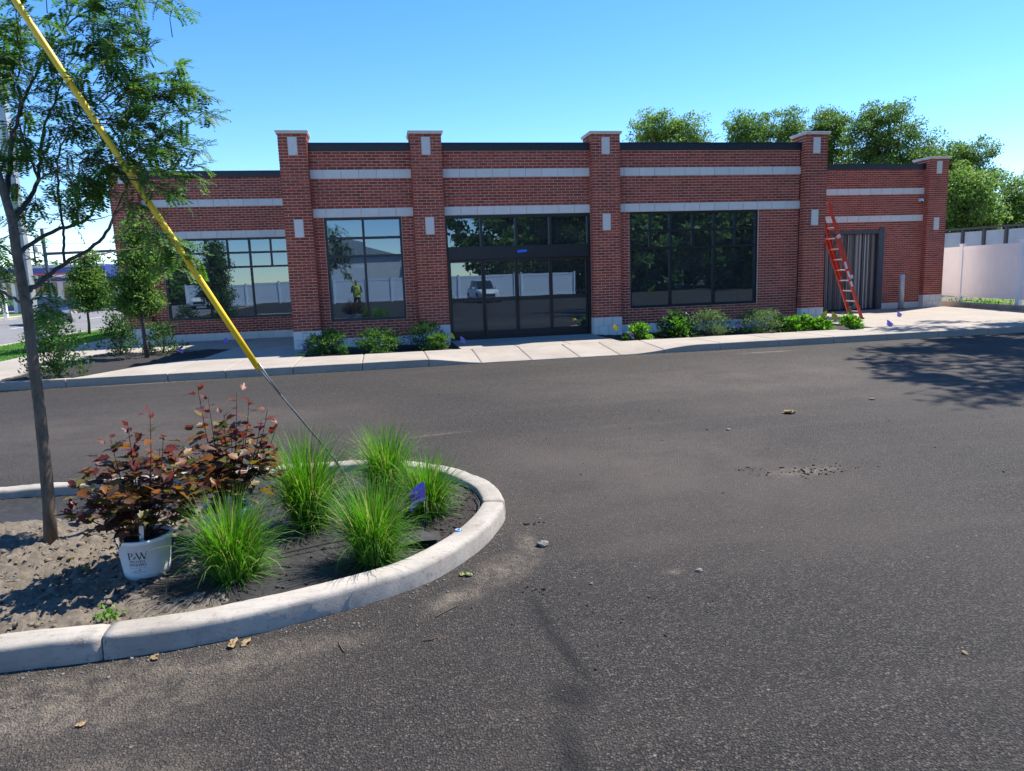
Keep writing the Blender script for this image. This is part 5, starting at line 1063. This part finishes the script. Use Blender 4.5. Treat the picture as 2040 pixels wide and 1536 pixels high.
def car(base, heading, paint, label, group=None):
    t = empty('parked_car' if group else 'car', base, label, 'car', group); b = np.array(base, float); ch, sh = math.cos(heading), math.sin(heading)
    def T(x, y, z): return (b[0]+x*ch-y*sh, b[1]+x*sh+y*ch, b[2]+z)
    def loft(secs, name, mat, par=None, smooth=True):
        V = []; n_ = len(secs[0][1])
        for x, pts in secs: V += [T(x, y, z) for y, z in pts]
        F = [(i*n_+k, i*n_+(k+1) % n_, (i+1)*n_+(k+1) % n_, (i+1)*n_+k) for i in range(len(secs)-1) for k in range(n_)]+[tuple(range(n_-1, -1, -1)), tuple((len(secs)-1)*n_+k for k in range(n_))]
        return MB().add(V, F).build(name, mat, par or t, smooth=False)
    def sec(w_, z0, z1): return [(-w_*.92, z0), (w_*.92, z0), (w_, z0+.12), (w_, (z0+z1)/2), (w_*.97, z1-.06), (w_*.86, z1), (-w_*.86, z1), (-w_*.97, z1-.06), (-w_, (z0+z1)/2), (-w_, z0+.12)]
    loft([(-2.25, sec(.72, .40, .78)), (-2.1, sec(.85, .28, .90)), (-1.3, sec(.91, .24, .96)), (.0, sec(.92, .22, .94)), (.9, sec(.91, .22, .93)), (1.7, sec(.88, .24, .84)), (2.1, sec(.80, .28, .74)), (2.25, sec(.66, .34, .64))], 'body', paint)
    def cs(w_, z0, z1): return [(-w_, z0), (w_, z0), (w_*.97, z0+.05), (w_*.80, z1-.04), (w_*.70, z1), (-w_*.70, z1), (-w_*.80, z1-.04), (-w_*.97, z0+.05)]
    loft([(-1.95, cs(.80, .90, .93)), (-1.35, cs(.84, .92, 1.42)), (-.3, cs(.85, .92, 1.50)), (.35, cs(.84, .92, 1.46)), (1.15, cs(.80, .90, .93))], 'cabin', 'car_glass')
    loft([(-1.45, cs(.70, 1.415, 1.45)), (-.9, cs(.71, 1.45, 1.512)), (-.3, cs(.71, 1.46, 1.525)), (.35, cs(.70, 1.42, 1.48))], 'roof', paint)
    for sx in (-1.4, 1.38):
        for sy in (-1, 1):
            mb = MB(); mb.tube([T(sx, sy*.70, .33), T(sx, sy*.93, .33)], .33, 18); wo = mb.build('wheel', 'rubber', t); mb = MB(); mb.tube([T(sx, sy*.92, .33), T(sx, sy*.945, .33)], [.22, .20], 14); mb.build('rim', 'hub', wo)
    for sy in (-1, 1):
        mb = MB(); mb.obox(T(2.13, sy*.62, .66), (ch*.09, sh*.09, 0), (-sh*.16, ch*.16, 0), (0, 0, .07)); mb.build('headlight', 'lamp_lens', t); mb = MB(); mb.obox(T(-2.17, sy*.66, .78), (ch*.05, sh*.05, 0), (-sh*.13, ch*.13, 0), (0, 0, .1)); mb.build('tail_lamp', 'station_red', t)
        mb = MB(); mb.obox(T(.75, sy*.98, 1.0), (ch*.06, sh*.06, 0), (-sh*.09, ch*.09, 0), (0, 0, .06)); mb.build('mirror', paint, t)
    mb = MB(); mb.obox(T(2.22, 0, .50), (ch*.05, sh*.05, 0), (-sh*.45, ch*.45, 0), (0, 0, .08)); mb.build('grille', 'rubber', t); return t
cp_ = gnd(97, 645, -.155); car((cp_[0], cp_[1], -.155), R(-62), 'car_navy', 'dark navy car driving on the street beyond the honey locust')
for i, (x, y, hd, m_, lb) in enumerate(((3.5, -31, R(80), 'car_silver', 'silver car parked behind the viewer, mirrored in the doors'), (7.0, -30.5, R(85), 'car_white', 'white car parked behind the viewer, mirrored beside the silver one'), (-13, -33, R(100), 'car_white', 'white car mirrored in the wing window'))):
    car((x, y, -.15), hd, m_, lb, 'cars parked behind the viewer')
fence([(-16+2.44*k, -38) for k in range(14)], 1.85, .08, 'white vinyl fence across the lot mirrored in the tall window', -.15)
t = empty('white_warehouse', (-4, -72, -.15), 'white gabled shed across the lot mirrored in the tall window', 'building'); mb = MB(); mb.box(-11, 3, -78, -66, -.15, 4.6); mb.build('wall', 'warehouse', t); mb = MB(); mb.add([(-11.4, -78.3, 4.5), (3.4, -78.3, 4.5), (3.4, -65.7, 4.5), (-11.4, -65.7, 4.5), (-4, -78.3, 6.6), (-4, -65.7, 6.6)], [(0, 4, 5, 3), (1, 2, 5, 4), (0, 1, 4), (2, 3, 5), (0, 3, 2, 1)]); mb.build('roof', 'galvanised', t); mb = MB(); mb.box(-6, -2, -65.98, -65.9, -.1, 3.2); mb.build('roller_door', 'vinyl', t)
# far tree line
for i, (u0, u1, v0) in enumerate(((-60, 20, 545), (20, 75, 520), (68, 112, 527), (105, 160, 519), (150, 215, 528), (205, 265, 538))):
    c = at((u0+u1)/2, 566, 128); k = 128/FPX; cr = [((c[0], c[1], c[2]), ((u1-u0)/2*k, 3, (566-v0)*k)), (at((u0+u1)/2+12, 560, 128), ((u1-u0)/3*k, 3, (560-v0)*k*.8))]
    tree('tree', ['distant tree line by the street, clump at the photo edge', 'distant tree clump behind the pale steel pole', 'distant tree clump behind the thin utility pole', 'distant tree clump right of the signal mast', 'distant tree clump behind the round street tree', 'distant tree clump at the corner of the brick wing'][i], (c[0], c[1], -.17), cr, .25, 40, 2200, .5, 'tree_mid', group='far trees across the street', spread=.7)
# ---------------------------------------------------------------- bystander in a high-visibility vest, mirrored in the tall window
def person(x, y, label):
    z0 = -.15; t = empty('person', (x, y, z0), label, 'person')
    J = {'pelvis': (0, 0, .95), 'spine': (0, .01, 1.15), 'chest': (0, 0, 1.36), 'neck': (0, .01, 1.50), 'head0': (0, .025, 1.58), 'head1': (0, .03, 1.66), 'head2': (0, .025, 1.74)}
    rad = {'pelvis': (.15, .11), 'spine': (.14, .10), 'chest': (.17, .115), 'neck': (.055, .058), 'head0': (.068, .08), 'head1': (.078, .095), 'head2': (.06, .075)}
    E_ = [('pelvis', 'spine'), ('spine', 'chest'), ('chest', 'neck'), ('neck', 'head0'), ('head0', 'head1'), ('head1', 'head2')]
    for s, n_ in ((-1, 'l'), (1, 'r')):
        J.update({'hip'+n_: (s*.095, 0, .90), 'knee'+n_: (s*.11, .02, .50), 'ank'+n_: (s*.12, -.01, .09), 'toe'+n_: (s*.14, .15, .04), 'sho'+n_: (s*.19, 0, 1.42), 'elb'+n_: (s*.25, .06, 1.14), 'wri'+n_: (s*.09, .27, 1.30), 'hand'+n_: (s*.05, .33, 1.36)})
        rad.update({'hip'+n_: (.095, .10), 'knee'+n_: (.062, .066), 'ank'+n_: (.045, .05), 'toe'+n_: (.045, .03), 'sho'+n_: (.068, .068), 'elb'+n_: (.046, .046), 'wri'+n_: (.030, .026), 'hand'+n_: (.036, .022)})
        E_ += [('pelvis', 'hip'+n_), ('hip'+n_, 'knee'+n_), ('knee'+n_, 'ank'+n_), ('ank'+n_, 'toe'+n_), ('chest', 'sho'+n_), ('sho'+n_, 'elb'+n_), ('elb'+n_, 'wri'+n_), ('wri'+n_, 'hand'+n_)]
        for f_ in range(4):
            a, b = 'k%d%s' % (f_, n_), 'f%d%s' % (f_, n_); J[a] = (s*(.035), .365, 1.39-.018*f_); J[b] = (s*.005, .375, 1.40-.019*f_); rad[a] = (.009, .009); rad[b] = (.008, .008); E_ += [('hand'+n_, a), (a, b)]
        J['th'+n_] = (s*.03, .325, 1.41); rad['th'+n_] = (.010, .010); E_.append(('hand'+n_, 'th'+n_))
    ks = list(J); me = bpy.data.meshes.new('body'); me.from_pydata([J[k] for k in ks], [(ks.index(a), ks.index(b)) for a, b in E_], []); ob = bpy.data.objects.new('body', me); COL.objects.link(ob)
    md = ob.modifiers.new('skin', 'SKIN'); 
    for i, k in enumerate(ks): me.skin_vertices[0].data[i].radius = rad[k]
    me.skin_vertices[0].data[0].use_root = True; sd = ob.modifiers.new('sub', 'SUBSURF'); sd.levels = 2; sd.render_levels = 2
    dg = bpy.context.evaluated_depsgraph_get(); m2 = bpy.data.meshes.new_from_object(ob.evaluated_get(dg)); bpy.data.objects.remove(ob)
    for m_ in ('skin', 'trousers', 'shirt_black', 'boot', 'hair'): m2.materials.append(MATS[m_])
    for p_ in m2.polygons:
        c = p_.center; p_.use_smooth = True; arm = abs(c.x) > .2 or c.y > .12
        p_.material_index = 3 if c.z < .12 else (1 if c.z < 1.0 else (4 if (c.z > 1.70 or (c.z > 1.56 and c.y < -.02)) else (0 if (c.z > 1.49 or (arm and c.y > .10)) else 2)))
    bo = bpy.data.objects.new('body', m2); COL.objects.link(bo); bo.parent = t
    mb = MB(); n_ = 20
    ring = lambda rx, ry, z: [(x+rx*math.cos(6.283*k/n_), y+ry*math.sin(6.283*k/n_), z0+z) for k in range(n_)]
    V = ring(.185, .145, .92)+ring(.185, .145, 1.05)+ring(.19, .14, 1.25)+ring(.205, .145, 1.38)+ring(.15, .12, 1.48); mb.add(V, [(i*n_+k, i*n_+(k+1) % n_, (i+1)*n_+(k+1) % n_, (i+1)*n_+k) for i in range(4) for k in range(n_)]); mb.build('vest', 'hivis', t, smooth=True)
    mb = MB(); mb.obox((x, y+.105, z0+1.645), (.012, 0, 0), (0, .022, 0), (0, 0, .018)); mb.build('nose', 'skin', t)
    for s in (-1, 1):
        mb = MB(); mb.obox((x+s*.03, y+.108, z0+1.675), (.012, 0, 0), (0, .006, 0), (0, 0, .006)); mb.build('eye', 'hair', t)
        mb = MB(); mb.obox((x+s*.078, y+.02, z0+1.65), (.008, 0, 0), (0, .018, 0), (0, 0, .028)); mb.build('ear', 'skin', t)
    mb = MB(); mb.obox((x, y+.108, z0+1.60), (.022, 0, 0), (0, .006, 0), (0, 0, .005)); mb.build('mouth', 'station_red', t)
    mb = MB(); mb.box(x-.075, x+.075, y+.375, y+.383, z0+1.32, z0+1.40); tag(mb.build('phone', 'frame'), 'dark phone held level by the person in the vest', 'phone'); return t
person(-1.3, -18.0, 'person in a yellow-green safety vest holding up a phone, mirrored in the tall window')
